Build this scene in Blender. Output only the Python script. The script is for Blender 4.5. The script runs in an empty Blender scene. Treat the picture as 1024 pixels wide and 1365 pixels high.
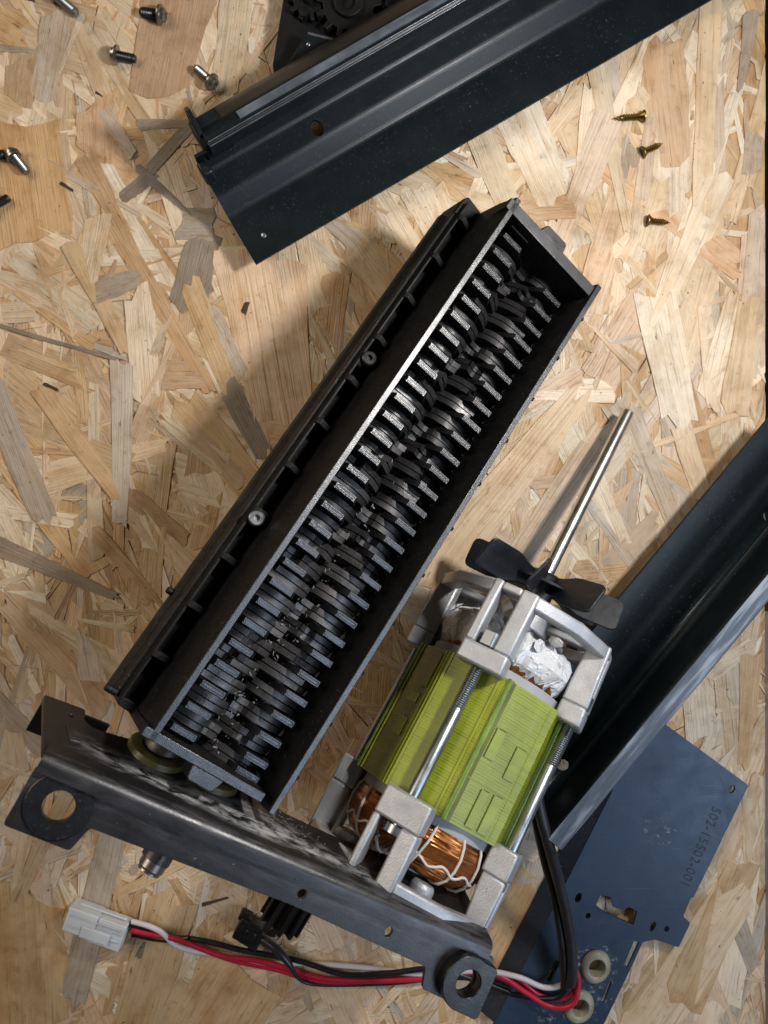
import bpy, bmesh, math, random
from math import radians as rad, sin, cos, pi
from mathutils import Vector, Matrix
random.seed(7)
SC = bpy.context.scene
COL = SC.collection
MM = 0.001

# ------------------------------------------------------------------ camera
F = 1033.0          # focal length in photo pixels (27 mm equivalent lens)
HC = 0.35           # camera height above the board
cam_d = bpy.data.cameras.new('camera')
cam = bpy.data.objects.new('camera', cam_d)
COL.objects.link(cam)
cam.location = (0, 0, HC)
cam.rotation_euler = (0, 0, 0)
cam_d.sensor_fit = 'VERTICAL'
cam_d.sensor_height = 36
cam_d.sensor_width = 27
cam_d.lens = 36 * F / 1365.0
cam_d.clip_start = 0.01
cam_d.clip_end = 20
cam_d.dof.use_dof = True
cam_d.dof.focus_distance = 0.305
cam_d.dof.aperture_fstop = 22
SC.camera = cam

# ------------------------------------------------------------------ world and lamps (indoor workshop)
W = bpy.data.worlds.new('World')
SC.world = W
W.use_nodes = True
bg = W.node_tree.nodes['Background']
bg.inputs[0].default_value = (1.0, 0.86, 0.70, 1)
bg.inputs[1].default_value = 0.05

def area(name, loc, target, sx, sy, power, col, shape='RECTANGLE'):
    d = bpy.data.lights.new(name, 'AREA')
    d.shape = shape; d.size = sx; d.size_y = sy
    d.energy = power; d.color = col
    o = bpy.data.objects.new(name, d)
    COL.objects.link(o)
    o.location = loc
    o.rotation_euler = (Vector(target) - Vector(loc)).to_track_quat('-Z', 'Y').to_euler()
    return o
area('work_lamp', (0.200, 0.100, 0.252), (-0.40, 0.11, 0.10), 0.044, 0.044, 1.50, (1.0, 0.965, 0.93), 'DISK')
area('cool_window', (0.66, -0.32, 0.68), (0, 0, 0), 0.50, 0.46, 4.2, (0.64, 0.78, 1.0))
area('warm_ceiling_lamp', (-1.15, 0.75, 1.15), (-0.05, 0, 0), 0.8, 0.6, 14.0, (1.0, 0.86, 0.70))
SC.view_settings.view_transform = 'Standard'
SC.view_settings.look = 'None'
SC.view_settings.exposure = -0.08
SC.view_settings.gamma = 1
try:
    SC.cycles.max_bounces = 6
except Exception:
    pass

# ------------------------------------------------------------------ helpers
def ray(u, v):
    return Vector(((u - 512) / F, -(v - 682.5) / F, -1.0))
def at(u, v, h=0.0):
    """point of the place seen at photo position (u, v), h millimetres above the board"""
    return Vector((0, 0, HC)) + ray(u, v) * (HC - h * MM)

class Frame:
    def __init__(s, o, x, y, z):
        s.o = Vector(o); s.x = Vector(x); s.y = Vector(y); s.z = Vector(z)
        s.R = Matrix((s.x, s.y, s.z)).transposed()
    def w(s, x, y, z): return s.o + s.R @ Vector((x, y, z)) * MM

def frame_xz(o, x, zhint):
    x = Vector(x).normalized(); z = Vector(zhint); z = (z - x * z.dot(x)).normalized()
    return Frame(o, x, z.cross(x), z)
WORLDF = Frame((0, 0, 0), (1, 0, 0), (0, 1, 0), (0, 0, 1))

class MB:
    """collects shapes given in millimetres and links them as one mesh object"""
    def __init__(s): s.v = []; s.f = []; s.uv = None; s.col = None
    def add(s, vs, fs):
        b = len(s.v); s.v += [tuple(p) for p in vs]; s.f += [tuple(i + b for i in f) for f in fs]
    def box(s, x0, x1, y0, y1, z0, z1, M=None):
        vs = [Vector((x, y, z)) for z in (z0, z1) for y in (y0, y1) for x in (x0, x1)]
        if M: vs = [M @ p for p in vs]
        s.add(vs, [(0, 2, 3, 1), (4, 5, 7, 6), (0, 1, 5, 4), (2, 6, 7, 3), (0, 4, 6, 2), (1, 3, 7, 5)])
    def prism(s, poly, t0, t1, axis='z', M=None):
        """extrude a polygon: axis z -> (x,y), y -> (x,z), x -> (y,z)"""
        n = len(poly)
        def mk(p, t):
            a, b = p
            return Vector((a, b, t)) if axis == 'z' else Vector((a, t, b)) if axis == 'y' else Vector((t, a, b))
        vs = [mk(p, t0) for p in poly] + [mk(p, t1) for p in poly]
        if M: vs = [M @ p for p in vs]
        fs = [tuple(range(n))[::-1], tuple(range(n, 2 * n))]
        fs += [(i, (i + 1) % n, n + (i + 1) % n, n + i) for i in range(n)]
        s.add(vs, fs)
    def lathe(s, prof, n=20, M=None, a0=0.0):
        """revolve (r, z) about z, ends capped"""
        vs = []; fs = []
        for r, z in prof:
            for k in range(n):
                a = a0 + 2 * pi * k / n
                vs.append(Vector((r * cos(a), r * sin(a), z)))
        for j in range(len(prof) - 1):
            for k in range(n):
                k2 = (k + 1) % n
                fs.append((j * n + k, j * n + k2, (j + 1) * n + k2, (j + 1) * n + k))
        fs.append(tuple(range(n))[::-1]); fs.append(tuple(range((len(prof) - 1) * n, len(prof) * n)))
        if M: vs = [M @ p for p in vs]
        s.add(vs, fs)
    def ring(s, prof, n=24, M=None):
        """revolve a closed (r, z) loop about z: a solid ring"""
        vs = []; fs = []; m = len(prof)
        for r, z in prof:
            for k in range(n):
                a = 2 * pi * k / n
                vs.append(Vector((r * cos(a), r * sin(a), z)))
        for j in range(m):
            j2 = (j + 1) % m
            for k in range(n):
                k2 = (k + 1) % n
                fs.append((j * n + k, j * n + k2, j2 * n + k2, j2 * n + k))
        if M: vs = [M @ p for p in vs]
        s.add(vs, fs)
    def tube(s, pts, r, n=10, closed=False):
        pts = [Vector(p) for p in pts]; m = len(pts); up = None; vs = []
        rr = r if isinstance(r, (list, tuple)) else [r] * m
        for i, p in enumerate(pts):
            if closed: t = pts[(i + 1) % m] - pts[i - 1]
            else: t = pts[min(i + 1, m - 1)] - pts[max(i - 1, 0)]
            t.normalize()
            if up is None:
                up = Vector((0, 0, 1)) if abs(t.z) < .9 else Vector((1, 0, 0))
            up = (up - t * up.dot(t)).normalized(); sd = t.cross(up)
            for k in range(n):
                a = 2 * pi * k / n
                vs.append(p + (up * cos(a) + sd * sin(a)) * rr[i])
        fs = []
        for i in range(m if closed else m - 1):
            i2 = (i + 1) % m
            for k in range(n):
                k2 = (k + 1) % n
                fs.append((i * n + k, i * n + k2, i2 * n + k2, i2 * n + k))
        if not closed:
            fs.append(tuple(range(n))[::-1]); fs.append(tuple(range((m - 1) * n, m * n)))
        s.add(vs, fs)
    def sheet(s, path, t, x0, x1, nx=1):
        """a bent sheet: open (y, z) path of thickness t extruded along x"""
        n = len(path); P = [Vector(p) for p in path]; off = []
        for i in range(n):
            a = (P[i] - P[i - 1]).normalized() if i else (P[1] - P[0]).normalized()
            b = (P[i + 1] - P[i]).normalized() if i < n - 1 else a
            d = (a + b).normalized(); nn = Vector((-d.y, d.x)); k = max(.5, nn.dot(Vector((-a.y, a.x))))
            off.append(P[i] - nn * (t / k))
        loop = P + off[::-1]
        s.prism([(p.x, p.y) for p in loop], x0, x1, 'x')
    def mesh(s, name, mat, smooth=35):
        me = bpy.data.meshes.new(name)
        me.from_pydata([(x * MM, y * MM, z * MM) for x, y, z in s.v], [], s.f)
        if mat: me.materials.append(mat)
        bm = bmesh.new(); bm.from_mesh(me); bmesh.ops.recalc_face_normals(bm, faces=bm.faces); bm.to_mesh(me); bm.free()
        if smooth:
            me.polygons.foreach_set('use_smooth', [True] * len(me.polygons))
            me.set_sharp_from_angle(angle=rad(smooth))
        return me

def link(name, me, parent=None, loc=(0, 0, 0), rot=None):
    o = bpy.data.objects.new(name, me); COL.objects.link(o)
    if parent: o.parent = parent
    o.location = loc
    if rot is not None: o.rotation_euler = rot
    return o

def tag(o, label=None, cat=None, group=None, kind=None):
    if label: o['label'] = label
    if cat: o['category'] = cat
    if group: o['group'] = group
    if kind: o['kind'] = kind
    return o

def lit_top(me):
    """top faces get a glossier copy of the plastic, brightened as if lit"""
    me.materials.append(M['lit_plastic'])
    for p in me.polygons:
        if p.normal.z > .9: p.material_index = 1
class Thing:
    """an Empty at the base of a thing; parts are modelled in the thing's own frame (mm)"""
    def __init__(s, name, label, cat, fr, base, group=None):
        s.root = bpy.data.objects.new(name, None); COL.objects.link(s.root)
        s.root.empty_display_size = .01
        s.root.location = base
        s.root.rotation_euler = fr.R.to_euler()
        s.off = fr.R.transposed() @ (fr.o - Vector(base))
        tag(s.root, label, cat, group)
    def part(s, name, mb, mat, smooth=35, bevel=0, at=(0, 0, 0), rot=None, seg=2):
        me = mb.mesh(name, mat, smooth) if isinstance(mb, MB) else mb
        if mat is M['plastic'] and name in ('side_wall', 'end_wall', 'end_tab', 'end_bead'): lit_top(me)
        o = link(name, me, s.root, s.off + Vector(at) * MM, rot)
        if bevel: add_bevel(o, bevel, seg)
        return o
def sub(parent, name, mb, mat=None, smooth=35, bevel=0, at=(0, 0, 0), rot=None):
    """a sub-part, modelled in its part's frame"""
    me = mb.mesh(name, mat, smooth) if isinstance(mb, MB) else mb
    o = link(name, me, parent, Vector(at) * MM, rot)
    if bevel: add_bevel(o, bevel)
    return o
def add_bevel(o, w, seg=2):
    m = o.modifiers.new('bevel', 'BEVEL'); m.width = w * MM; m.segments = seg
    m.limit_method = 'ANGLE'; m.angle_limit = rad(40); m.harden_normals = False

def smooth_path(ps, n=8):
    """Catmull-Rom through points"""
    ps = [Vector(p) for p in ps]; out = []
    for i in range(len(ps) - 1):
        p0 = ps[max(i - 1, 0)]; p1 = ps[i]; p2 = ps[i + 1]; p3 = ps[min(i + 2, len(ps) - 1)]
        for k in range(n):
            t = k / n
            out.append(.5 * ((2 * p1) + (p2 - p0) * t + (2 * p0 - 5 * p1 + 4 * p2 - p3) * t * t + (3 * p1 - p0 - 3 * p2 + p3) * t ** 3))
    out.append(ps[-1]); return out

def cut_plate(name, loops, thick, bev=0.15):
    """flat plate (mm) with holes: first loop outline, the others holes; lies z 0..thick"""
    cu = bpy.data.curves.new(name, 'CURVE'); cu.dimensions = '2D'; cu.fill_mode = 'BOTH'
    for lp in loops:
        sp = cu.splines.new('POLY'); sp.points.add(len(lp) - 1)
        for q, (x, y) in zip(sp.points, lp): q.co = (x * MM, y * MM, 0, 1)
        sp.use_cyclic_u = True
    cu.extrude = thick * MM / 2 - bev * MM; cu.bevel_depth = bev * MM; cu.bevel_resolution = 1
    cu.offset = -bev * MM
    o = bpy.data.objects.new(name, cu); COL.objects.link(o)
    bpy.context.view_layer.update()
    me = bpy.data.meshes.new_from_object(o.evaluated_get(bpy.context.evaluated_depsgraph_get()))
    bpy.data.objects.remove(o); bpy.data.curves.remove(cu)
    for v in me.vertices: v.co.z += thick * MM / 2
    me.materials.clear()
    return me
def circ(x, y, r, n=20, ry=None, a=0):
    ry = ry or r
    return [(x + r * cos(t) * cos(a) - ry * sin(t) * sin(a), y + r * cos(t) * sin(a) + ry * sin(t) * cos(a)) for t in [2 * pi * k / n for k in range(n)]]
def round_poly(pts, r, n=4):
    out = []; m = len(pts)
    for i in range(m):
        p = Vector(pts[i]); a = Vector(pts[i - 1]) - p; b = Vector(pts[(i + 1) % m]) - p
        rr = min(r, a.length * .45, b.length * .45)
        s0 = p + a.normalized() * rr; s1 = p + b.normalized() * rr
        for k in range(n + 1):
            t = k / n
            q = s0 * (1 - t) ** 2 + p * 2 * t * (1 - t) + s1 * t * t
            out.append((q.x, q.y))
    return out

# ------------------------------------------------------------------ materials
def newmat(name):
    m = bpy.data.materials.new(name); m.use_nodes = True
    nt = m.node_tree; b = nt.nodes['Principled BSDF']
    return m, nt, b
def N(nt, typ, **kw):
    n = nt.nodes.new(typ)
    for k, v in kw.items():
        if k.startswith('i_'): n.inputs[k[2:].replace('_', ' ')].default_value = v
        else: setattr(n, k, v)
    return n
def ramp(nt, src, stops):
    r = nt.nodes.new('ShaderNodeValToRGB'); e = r.color_ramp.elements
    while len(e) < len(stops): e.new(.5)
    for q, (p, c) in zip(e, stops):
        q.position = p; q.color = c if len(c) == 4 else (*c, 1)
    nt.links.new(src, r.inputs[0]); return r
def mix(nt, fac, a, b, blend='MIX'):
    m = nt.nodes.new('ShaderNodeMix'); m.data_type = 'RGBA'; m.blend_type = blend
    for s, i in ((fac, 0), (a, 6), (b, 7)):
        if hasattr(s, 'is_output'): nt.links.new(s, m.inputs[i])
        elif isinstance(s, (int, float)): m.inputs[i].default_value = s
        else: m.inputs[i].default_value = (*s, 1) if len(s) == 3 else s
    return m.outputs[2]
def math_(nt, op, a, b=0.0, clamp=False):
    m = nt.nodes.new('ShaderNodeMath'); m.operation = op; m.use_clamp = clamp
    for s, i in ((a, 0), (b, 1)):
        if hasattr(s, 'is_output'): nt.links.new(s, m.inputs[i])
        else: m.inputs[i].default_value = s
    return m.outputs[0]
def maprange(nt, src, a, b, c, d):
    m = nt.nodes.new('ShaderNodeMapRange'); nt.links.new(src, m.inputs[0])
    for i, v in zip((1, 2, 3, 4), (a, b, c, d)): m.inputs[i].default_value = v
    return m.outputs[0]
def noise(nt, vec, scale, detail=3, rough=.55, dist=0):
    n = nt.nodes.new('ShaderNodeTexNoise')
    if vec is not None: nt.links.new(vec, n.inputs['Vector'])
    n.inputs['Scale'].default_value = scale; n.inputs['Detail'].default_value = detail
    n.inputs['Roughness'].default_value = rough; n.inputs['Distortion'].default_value = dist
    return n.outputs[0]
def mapping(nt, vec, scale=(1, 1, 1), rot=(0, 0, 0), loc=(0, 0, 0)):
    m = nt.nodes.new('ShaderNodeMapping'); nt.links.new(vec, m.inputs[0])
    m.inputs['Scale'].default_value = scale; m.inputs['Rotation'].default_value = rot; m.inputs['Location'].default_value = loc
    return m.outputs[0]
def bump(nt, h, strength, dist, b, prev=None):
    n = nt.nodes.new('ShaderNodeBump'); n.inputs['Strength'].default_value = strength
    n.inputs['Distance'].default_value = dist; nt.links.new(h, n.inputs['Height'])
    if prev is not None: nt.links.new(prev, n.inputs['Normal'])
    if b is not None: nt.links.new(n.outputs[0], b.inputs['Normal'])
    return n.outputs[0]
def objco(nt): return nt.nodes.new('ShaderNodeTexCoord').outputs['Object']

def surf(name, base, rough, metal=0.0, spec=.5, grain=0, gscale=1500, rvar=.12, dust=0.0, dustcol=(.35, .34, .33), cvar=.25, coat=0.0, scratch=0.0):
    """painted, moulded or cast surface with grain, uneven gloss, dust specks and scratches"""
    m, nt, b = newmat(name); co = objco(nt)
    big = noise(nt, co, 60, 4, .6)
    c = mix(nt, maprange(nt, big, .3, .7, 0, 1), [x * (1 - cvar) for x in base], [min(1, x * (1 + cvar)) for x in base])
    if dust:
        dn = noise(nt, co, 900, 2, .5); d2 = noise(nt, co, 45, 3, .6)
        f = math_(nt, 'MULTIPLY', maprange(nt, dn, .62, .74, 0, 1), maprange(nt, d2, .42, .72, .12, 1))
        c = mix(nt, math_(nt, 'MULTIPLY', f, dust, True), c, dustcol)
    nt.links.new(c, b.inputs['Base Color'])
    r = maprange(nt, noise(nt, co, 130, 5, .65), .3, .7, max(.05, rough - rvar), min(1, rough + rvar))
    if scratch:
        sn = noise(nt, mapping(nt, co, (25, 900, 300), (0, 0, .4)), 1, 3, .7)
        r = math_(nt, 'ADD', r, math_(nt, 'MULTIPLY', maprange(nt, sn, .55, .7, 0, 1), scratch), True)
    nt.links.new(r, b.inputs['Roughness'])
    b.inputs['Metallic'].default_value = metal
    b.inputs['Specular IOR Level'].default_value = spec
    if coat: b.inputs['Coat Weight'].default_value = coat; b.inputs['Coat Roughness'].default_value = .25
    if grain: bump(nt, noise(nt, co, gscale, 2, .6), grain, .0004, b)
    return m

M = {}
M['plastic'] = surf('black_plastic', (.0055, .0058, .0066), .55, grain=.5, gscale=2300, dust=.20, spec=.28)
M['lit_plastic'] = surf('lit_top_black_plastic', (.0055, .0058, .0066), .36, grain=.30, gscale=2600, dust=.14, spec=1.0, coat=.2, dustcol=(.3, .3, .34))  # same plastic made glossier, so upward faces look brightly lit
M['plastic_smooth'] = surf('smooth_black_plastic', (.006, .0065, .0075), .36, grain=.12, gscale=900, dust=.12)
M['gear_black'] = surf('matt_black_gear_plastic', (.0045, .0048, .0052), .55, grain=.12, gscale=900, dust=.06, spec=.25)
M['fan'] = surf('fan_plastic', (.008, .0095, .014), .42, grain=.08, gscale=400, dust=.25, spec=.6)
M['paint'] = surf('black_painted_steel', (.0055, .0095, .0115), .36, grain=.10, gscale=2500, dust=.16, spec=.24, scratch=.04, rvar=.04)
M['paint_blue'] = surf('blued_steel', (.020, .028, .042), .42, metal=.25, grain=.16, gscale=2200, dust=.35, spec=.6, scratch=.2)
M['edge'] = surf('pale_steel_edge', (.30, .33, .38), .33, metal=.85, grain=.2, gscale=1500)
M['ridge_sheen'] = surf('bluish_sheen_steel', (.30, .37, .47), .36, metal=.75, grain=.2, gscale=900, cvar=.4, scratch=.3)  # bluish highlight of the rail's ridge put into the colour
M['cutter'] = surf('dusty_cutter_steel', (.088, .081, .078), .46, metal=.65, grain=.25, gscale=420, dust=.45, cvar=.55, dustcol=(.25,.24,.23))
M['shaft'] = surf('bright_steel', (.66, .65, .62), .30, metal=1.0, rvar=.05, cvar=.08)
M['zinc'] = surf('zinc_plated_steel', (.38, .41, .44), .36, metal=1.0, cvar=.12)
M['darkscrew'] = surf('black_screw_steel', (.035, .035, .036), .35, metal=.7)
M['greyscrew'] = surf('grey_screw_steel', (.30, .29, .27), .33, metal=.9)
M['brass'] = surf('yellow_zinc', (.22, .15, .045), .38, metal=1.0, cvar=.4)
M['cast'] = surf('cast_aluminium', (.44, .45, .47), .5, metal=.55, grain=.4, gscale=1500, cvar=.16, dust=.35, dustcol=(.2, .2, .2))
M['bushing'] = surf('greasy_white_nylon', (.31, .29, .215), .45, cvar=.4, grain=.2, gscale=500)
def mat_scuff():
    m, nt, b = newmat('scuffed_blued_edge'); co = objco(nt)
    st_ = noise(nt, mapping(nt, co, (30, 420, 100)), 1, 4, .6, .3); bl = noise(nt, mapping(nt, co, (30, 160, 60)), 1, 3, .6)
    f = math_(nt, 'ADD', math_(nt, 'MULTIPLY', st_, .6), math_(nt, 'MULTIPLY', bl, .5))
    nt.links.new(ramp(nt, f, [(.48, (.10, .125, .16)), (.58, (.15, .18, .225)), (.68, (.42, .47, .54))]).outputs[0], b.inputs['Base Color'])
    b.inputs['Metallic'].default_value = .45; nt.links.new(maprange(nt, f, .45, .7, .45, .3), b.inputs['Roughness']); return m
M['scuff'] = mat_scuff()
M['clump'] = surf('grey_grease_dust', (.17, .155, .125), .6, cvar=.6)
M['grease'] = surf('dirty_yellow_grease', (.10, .083, .028), .38, cvar=.6, grain=.4, gscale=300)
M['white_nylon'] = surf('white_nylon', (.58, .60, .61), .38, cvar=.08, grain=.08, gscale=600)
_b = M['white_nylon'].node_tree.nodes['Principled BSDF']; _b.inputs['Subsurface Weight'].default_value = .5; _b.inputs['Subsurface Radius'].default_value = (.004, .004, .0038); _b.inputs['Subsurface Scale'].default_value = 1.0
M['cord'] = surf('white_lacing_cord', (.62, .58, .52), .6, cvar=.15, grain=.5, gscale=1600)
M['insulation'] = surf('grey_insulation_paper', (.34, .34, .36), .55, cvar=.1)
M['wire_red'] = surf('red_wire', (.42, .012, .035), .38, cvar=.15)
M['wire_black'] = surf('black_wire', (.009, .009, .010), .36, cvar=.2)
M['wire_white'] = surf('white_wire', (.60, .56, .58), .42, cvar=.08)
M['sleeve'] = surf('grey_black_cable_sleeve', (.018, .018, .022), .42, cvar=.3, grain=.15, gscale=900)
M['green_bar'] = surf('green_weld_seam', (.15, .23, .035), .38, cvar=.35, grain=.5, gscale=700)
M['groove'] = surf('olive_groove', (.13, .12, .02), .5, cvar=.4, grain=.3, gscale=600)
M['slit'] = surf('shaded_green_slit', (.035, .040, .006), .6)  # shade inside the slits put into the colour of thin strips
M['ink'] = surf('dark_stamp_ink', (.010, .017, .028), .55)
M['darkfloor'] = surf('dark_floor', (.012, .010, .009), .7)
M['brownfloor'] = surf('brown_wood_floor', (.20, .10, .045), .5, cvar=.3)
M['dustpaper'] = surf('grimy_paper', (.15, .143, .135), .75, cvar=.6)
M['paper'] = surf('paper_scrap', (.75, .74, .70), .7, cvar=.05)

def mat_wood(name, joined):
    """pine flake: grain runs along u; colour from the object or from a colour attribute"""
    m, nt, b = newmat(name)
    uv = N(nt, 'ShaderNodeUVMap', uv_map='UVMap').outputs[0]
    if joined:
        col = N(nt, 'ShaderNodeVertexColor', layer_name='Col').outputs[0]; vec = uv
    else:
        oi = N(nt, 'ShaderNodeObjectInfo'); col = oi.outputs['Color']
        cx = N(nt, 'ShaderNodeCombineXYZ'); nt.links.new(oi.outputs['Random'], cx.inputs[0]); nt.links.new(oi.outputs['Random'], cx.inputs[1])
        vm = N(nt, 'ShaderNodeVectorMath', operation='MULTIPLY_ADD'); nt.links.new(cx.outputs[0], vm.inputs[0]); vm.inputs[1].default_value = (7.3, 3.1, 0); nt.links.new(uv, vm.inputs[2])
        vec = vm.outputs[0]
    fib = noise(nt, mapping(nt, vec, (45, 1500, 1)), 1, 4, .65, .3)
    lines = noise(nt, mapping(nt, vec, (9, 520, 1)), 1, 2, .5, .8)
    blot = noise(nt, mapping(nt, vec, (40, 90, 1)), 1, 4, .6, .5)
    c = mix(nt, 1.0, col, ramp(nt, blot, [(.25, (.74, .66, .56)), (.48, (1, 1, 1)), (.75, (1.10, 1.09, 1.08))]).outputs[0], 'MULTIPLY')
    c = mix(nt, 1.0, c, ramp(nt, lines, [(.28, (.88, .81, .72)), (.44, (1, .985, .97)), (.62, (1.03, 1.02, 1.01))]).outputs[0], 'MULTIPLY')
    c = mix(nt, 1.0, c, ramp(nt, fib, [(.26, (.50, .43, .36)), (.43, (1, .99, .98)), (.72, (1.10, 1.10, 1.10))]).outputs[0], 'MULTIPLY')
    drift = noise(nt, mapping(nt, vec, (17, 60, 1), (0, 0, 0), (3, 5, 0)), 1, 3, .6, .8)
    c = mix(nt, 1.0, c, ramp(nt, drift, [(.25, (.86, .72, .56)), (.42, (1, .96, .91)), (.55, (1, 1, 1)), (.75, (.98, 1.0, 1.04))]).outputs[0], 'MULTIPLY')
    # small dark flecks of bark and dirt
    fl = noise(nt, mapping(nt, vec, (120, 420, 1)), 1, 2, .5)
    c = mix(nt, maprange(nt, fl, .70, .76, 0, .75), c, (.16, .09, .05))
    geo = N(nt, 'ShaderNodeNewGeometry').outputs['Position']
    sta = noise(nt, geo, 26, 5, .62, .6); fine = noise(nt, geo, 210, 4, .65)
    c = mix(nt, 1.0, c, ramp(nt, sta, [(.28, (.72, .64, .54)), (.48, (1, 1, 1)), (.72, (1.05, 1.05, 1.06))]).outputs[0], 'MULTIPLY')
    c = mix(nt, 1.0, c, ramp(nt, fine, [(.28, (.80, .74, .66)), (.42, (1, 1, 1)), (.70, (1.06, 1.06, 1.06))]).outputs[0], 'MULTIPLY')
    dirt = maprange(nt, noise(nt, geo, 420, 2, .5), .735, .765, 0, .8)
    c = mix(nt, dirt, c, (.12, .075, .05))
    nt.links.new(c, b.inputs['Base Color'])
    nt.links.new(maprange(nt, blot, .3, .7, .40, .60), b.inputs['Roughness'])
    b.inputs['Specular IOR Level'].default_value = .42
    bump(nt, math_(nt, 'ADD', fib, math_(nt, 'MULTIPLY', lines, .8)), .8, .0007, b)
    return m
M['strand'] = mat_wood('pine_strand', False)
M['strands'] = mat_wood('pine_strands', True)

def mat_stack():
    m, nt, b = newmat('lime_green_lamination'); co = objco(nt)
    big = noise(nt, co, 70, 4, .6); st = noise(nt, mapping(nt, co, (30, 30, 1900)), 1, 2, .5)
    sm = noise(nt, mapping(nt, co, (140, 140, 20)), 1, 4, .65)
    c = mix(nt, maprange(nt, big, .3, .7, 0, 1), (.19, .225, .009), (.285, .33, .017))
    c = mix(nt, 1.0, c, ramp(nt, st, [(.3, (.90, .90, .87)), (.5, (1, 1, 1)), (.7, (1.04, 1.04, 1.04))]).outputs[0], 'MULTIPLY')
    c = mix(nt, maprange(nt, sm, .60, .78, 0, .35), c, (.38, .40, .16))
    c = mix(nt, maprange(nt, sm, .36, .24, 0, .45), c, (.09, .10, .012))
    nt.links.new(c, b.inputs['Base Color']); b.inputs['Roughness'].default_value = .36
    bump(nt, st, .2, .0003, b)
    return m
M['stack'] = mat_stack()

def mat_copper():
    m, nt, b = newmat('copper_winding')
    uv = N(nt, 'ShaderNodeUVMap', uv_map='UVMap').outputs[0]
    w = noise(nt, mapping(nt, uv, (3, 46, 1)), 1, 2, .5, .35); w2 = noise(nt, mapping(nt, uv, (1.2, 12, 1)), 1, 2, .5)
    hgt = math_(nt, 'ADD', w, math_(nt, 'MULTIPLY', w2, .7))
    c = ramp(nt, w, [(.30, (.05, .012, .004)), (.47, (.40, .13, .035)), (.68, (.66, .27, .08))]).outputs[0]
    nt.links.new(c, b.inputs['Base Color']); b.inputs['Metallic'].default_value = .85; b.inputs['Roughness'].default_value = .3
    bump(nt, hgt, 1.0, .0016, b); return m
M['copper'] = mat_copper()

def mat_film():
    m, nt, b = newmat('white_plastic_film'); co = objco(nt)
    c = mix(nt, noise(nt, co, 120, 3, .6), (.50, .51, .52), (.70, .70, .70))
    nt.links.new(c, b.inputs['Base Color']); b.inputs['Roughness'].default_value = .17
    b.inputs['Subsurface Weight'].default_value = .0
    b.inputs['Specular IOR Level'].default_value = .7
    bump(nt, noise(nt, co, 150, 1.5, .5, 2.2), .7, .0022, b)
    return m
M['film'] = mat_film()

def mat_bracket():
    """black painted steel with a smear of grey grease beside the bend"""
    m, nt, b = newmat('greasy_painted_steel'); co = objco(nt)
    sp = N(nt, 'ShaderNodeSeparateXYZ'); nt.links.new(co, sp.inputs[0]); x, y, z = sp.outputs
    wob = math_(nt, 'MULTIPLY', math_(nt, 'SUBTRACT', noise(nt, co, 60, 3, .6), .5), .010)
    zz = math_(nt, 'ADD', z, wob)
    zc = maprange(nt, x, .010, .150, -.0165, -.006)
    dz = math_(nt, 'ABSOLUTE', math_(nt, 'SUBTRACT', zz, zc))
    wide = maprange(nt, math_(nt, 'ABSOLUTE', math_(nt, 'SUBTRACT', x, .070)), .012, .030, .0125, .0075)
    band = maprange(nt, math_(nt, 'DIVIDE', dz, wide), .12, 1, 1, 0)
    along = math_(nt, 'MULTIPLY', maprange(nt, x, .004, .03, 0, 1), maprange(nt, x, .085, .135, 1, .35))
    tex = maprange(nt, noise(nt, mapping(nt, co, (130, 200, 330), (0, .3, 0)), 1, 7, .72, .5), .43, .60, 0, .9)
    g = math_(nt, 'MULTIPLY', math_(nt, 'MULTIPLY', band, along), tex, True)
    onface = maprange(nt, z, -.0035, -.006, 0, 1)
    g = math_(nt, 'MULTIPLY', g, onface)
    big = noise(nt, co, 60, 4, .6)
    base = mix(nt, maprange(nt, big, .3, .7, 0, 1), (.0080, .0075, .0078), (.0135, .0122, .0122))
    # scuffs, and a purple-grey highlight painted in, along the bend
    sc = math_(nt, 'MULTIPLY', maprange(nt, math_(nt, 'ABSOLUTE', z), .0002, .0030, 1, 0), maprange(nt, noise(nt, mapping(nt, co, (60, 400, 400)), 1, 4, .7), .45, .7, 0, .55))
    base = mix(nt, sc, base, (.16, .155, .17))
    sp2 = maprange(nt, noise(nt, co, 700, 3, .6), .69, .76, 0, .8)
    base = mix(nt, math_(nt, 'MULTIPLY', sp2, maprange(nt, noise(nt, co, 50, 2, .5), .55, .65, 0, 1)), base, (.4, .4, .42))
    c = mix(nt, g, base, (.46, .46, .46))
    nt.links.new(c, b.inputs['Base Color'])
    r = maprange(nt, noise(nt, co, 110, 5, .65), .3, .7, .28, .48)
    nt.links.new(mix(nt, g, r, (.55, .55, .55)), b.inputs['Roughness'])
    b.inputs['Specular IOR Level'].default_value = .6
    bump(nt, math_(nt, 'ADD', math_(nt, 'MULTIPLY', g, 1.0), math_(nt, 'MULTIPLY', noise(nt, co, 2200, 2, .5), .15)), .5, .0006, b)
    return m
M['bracket'] = mat_bracket()

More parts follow.
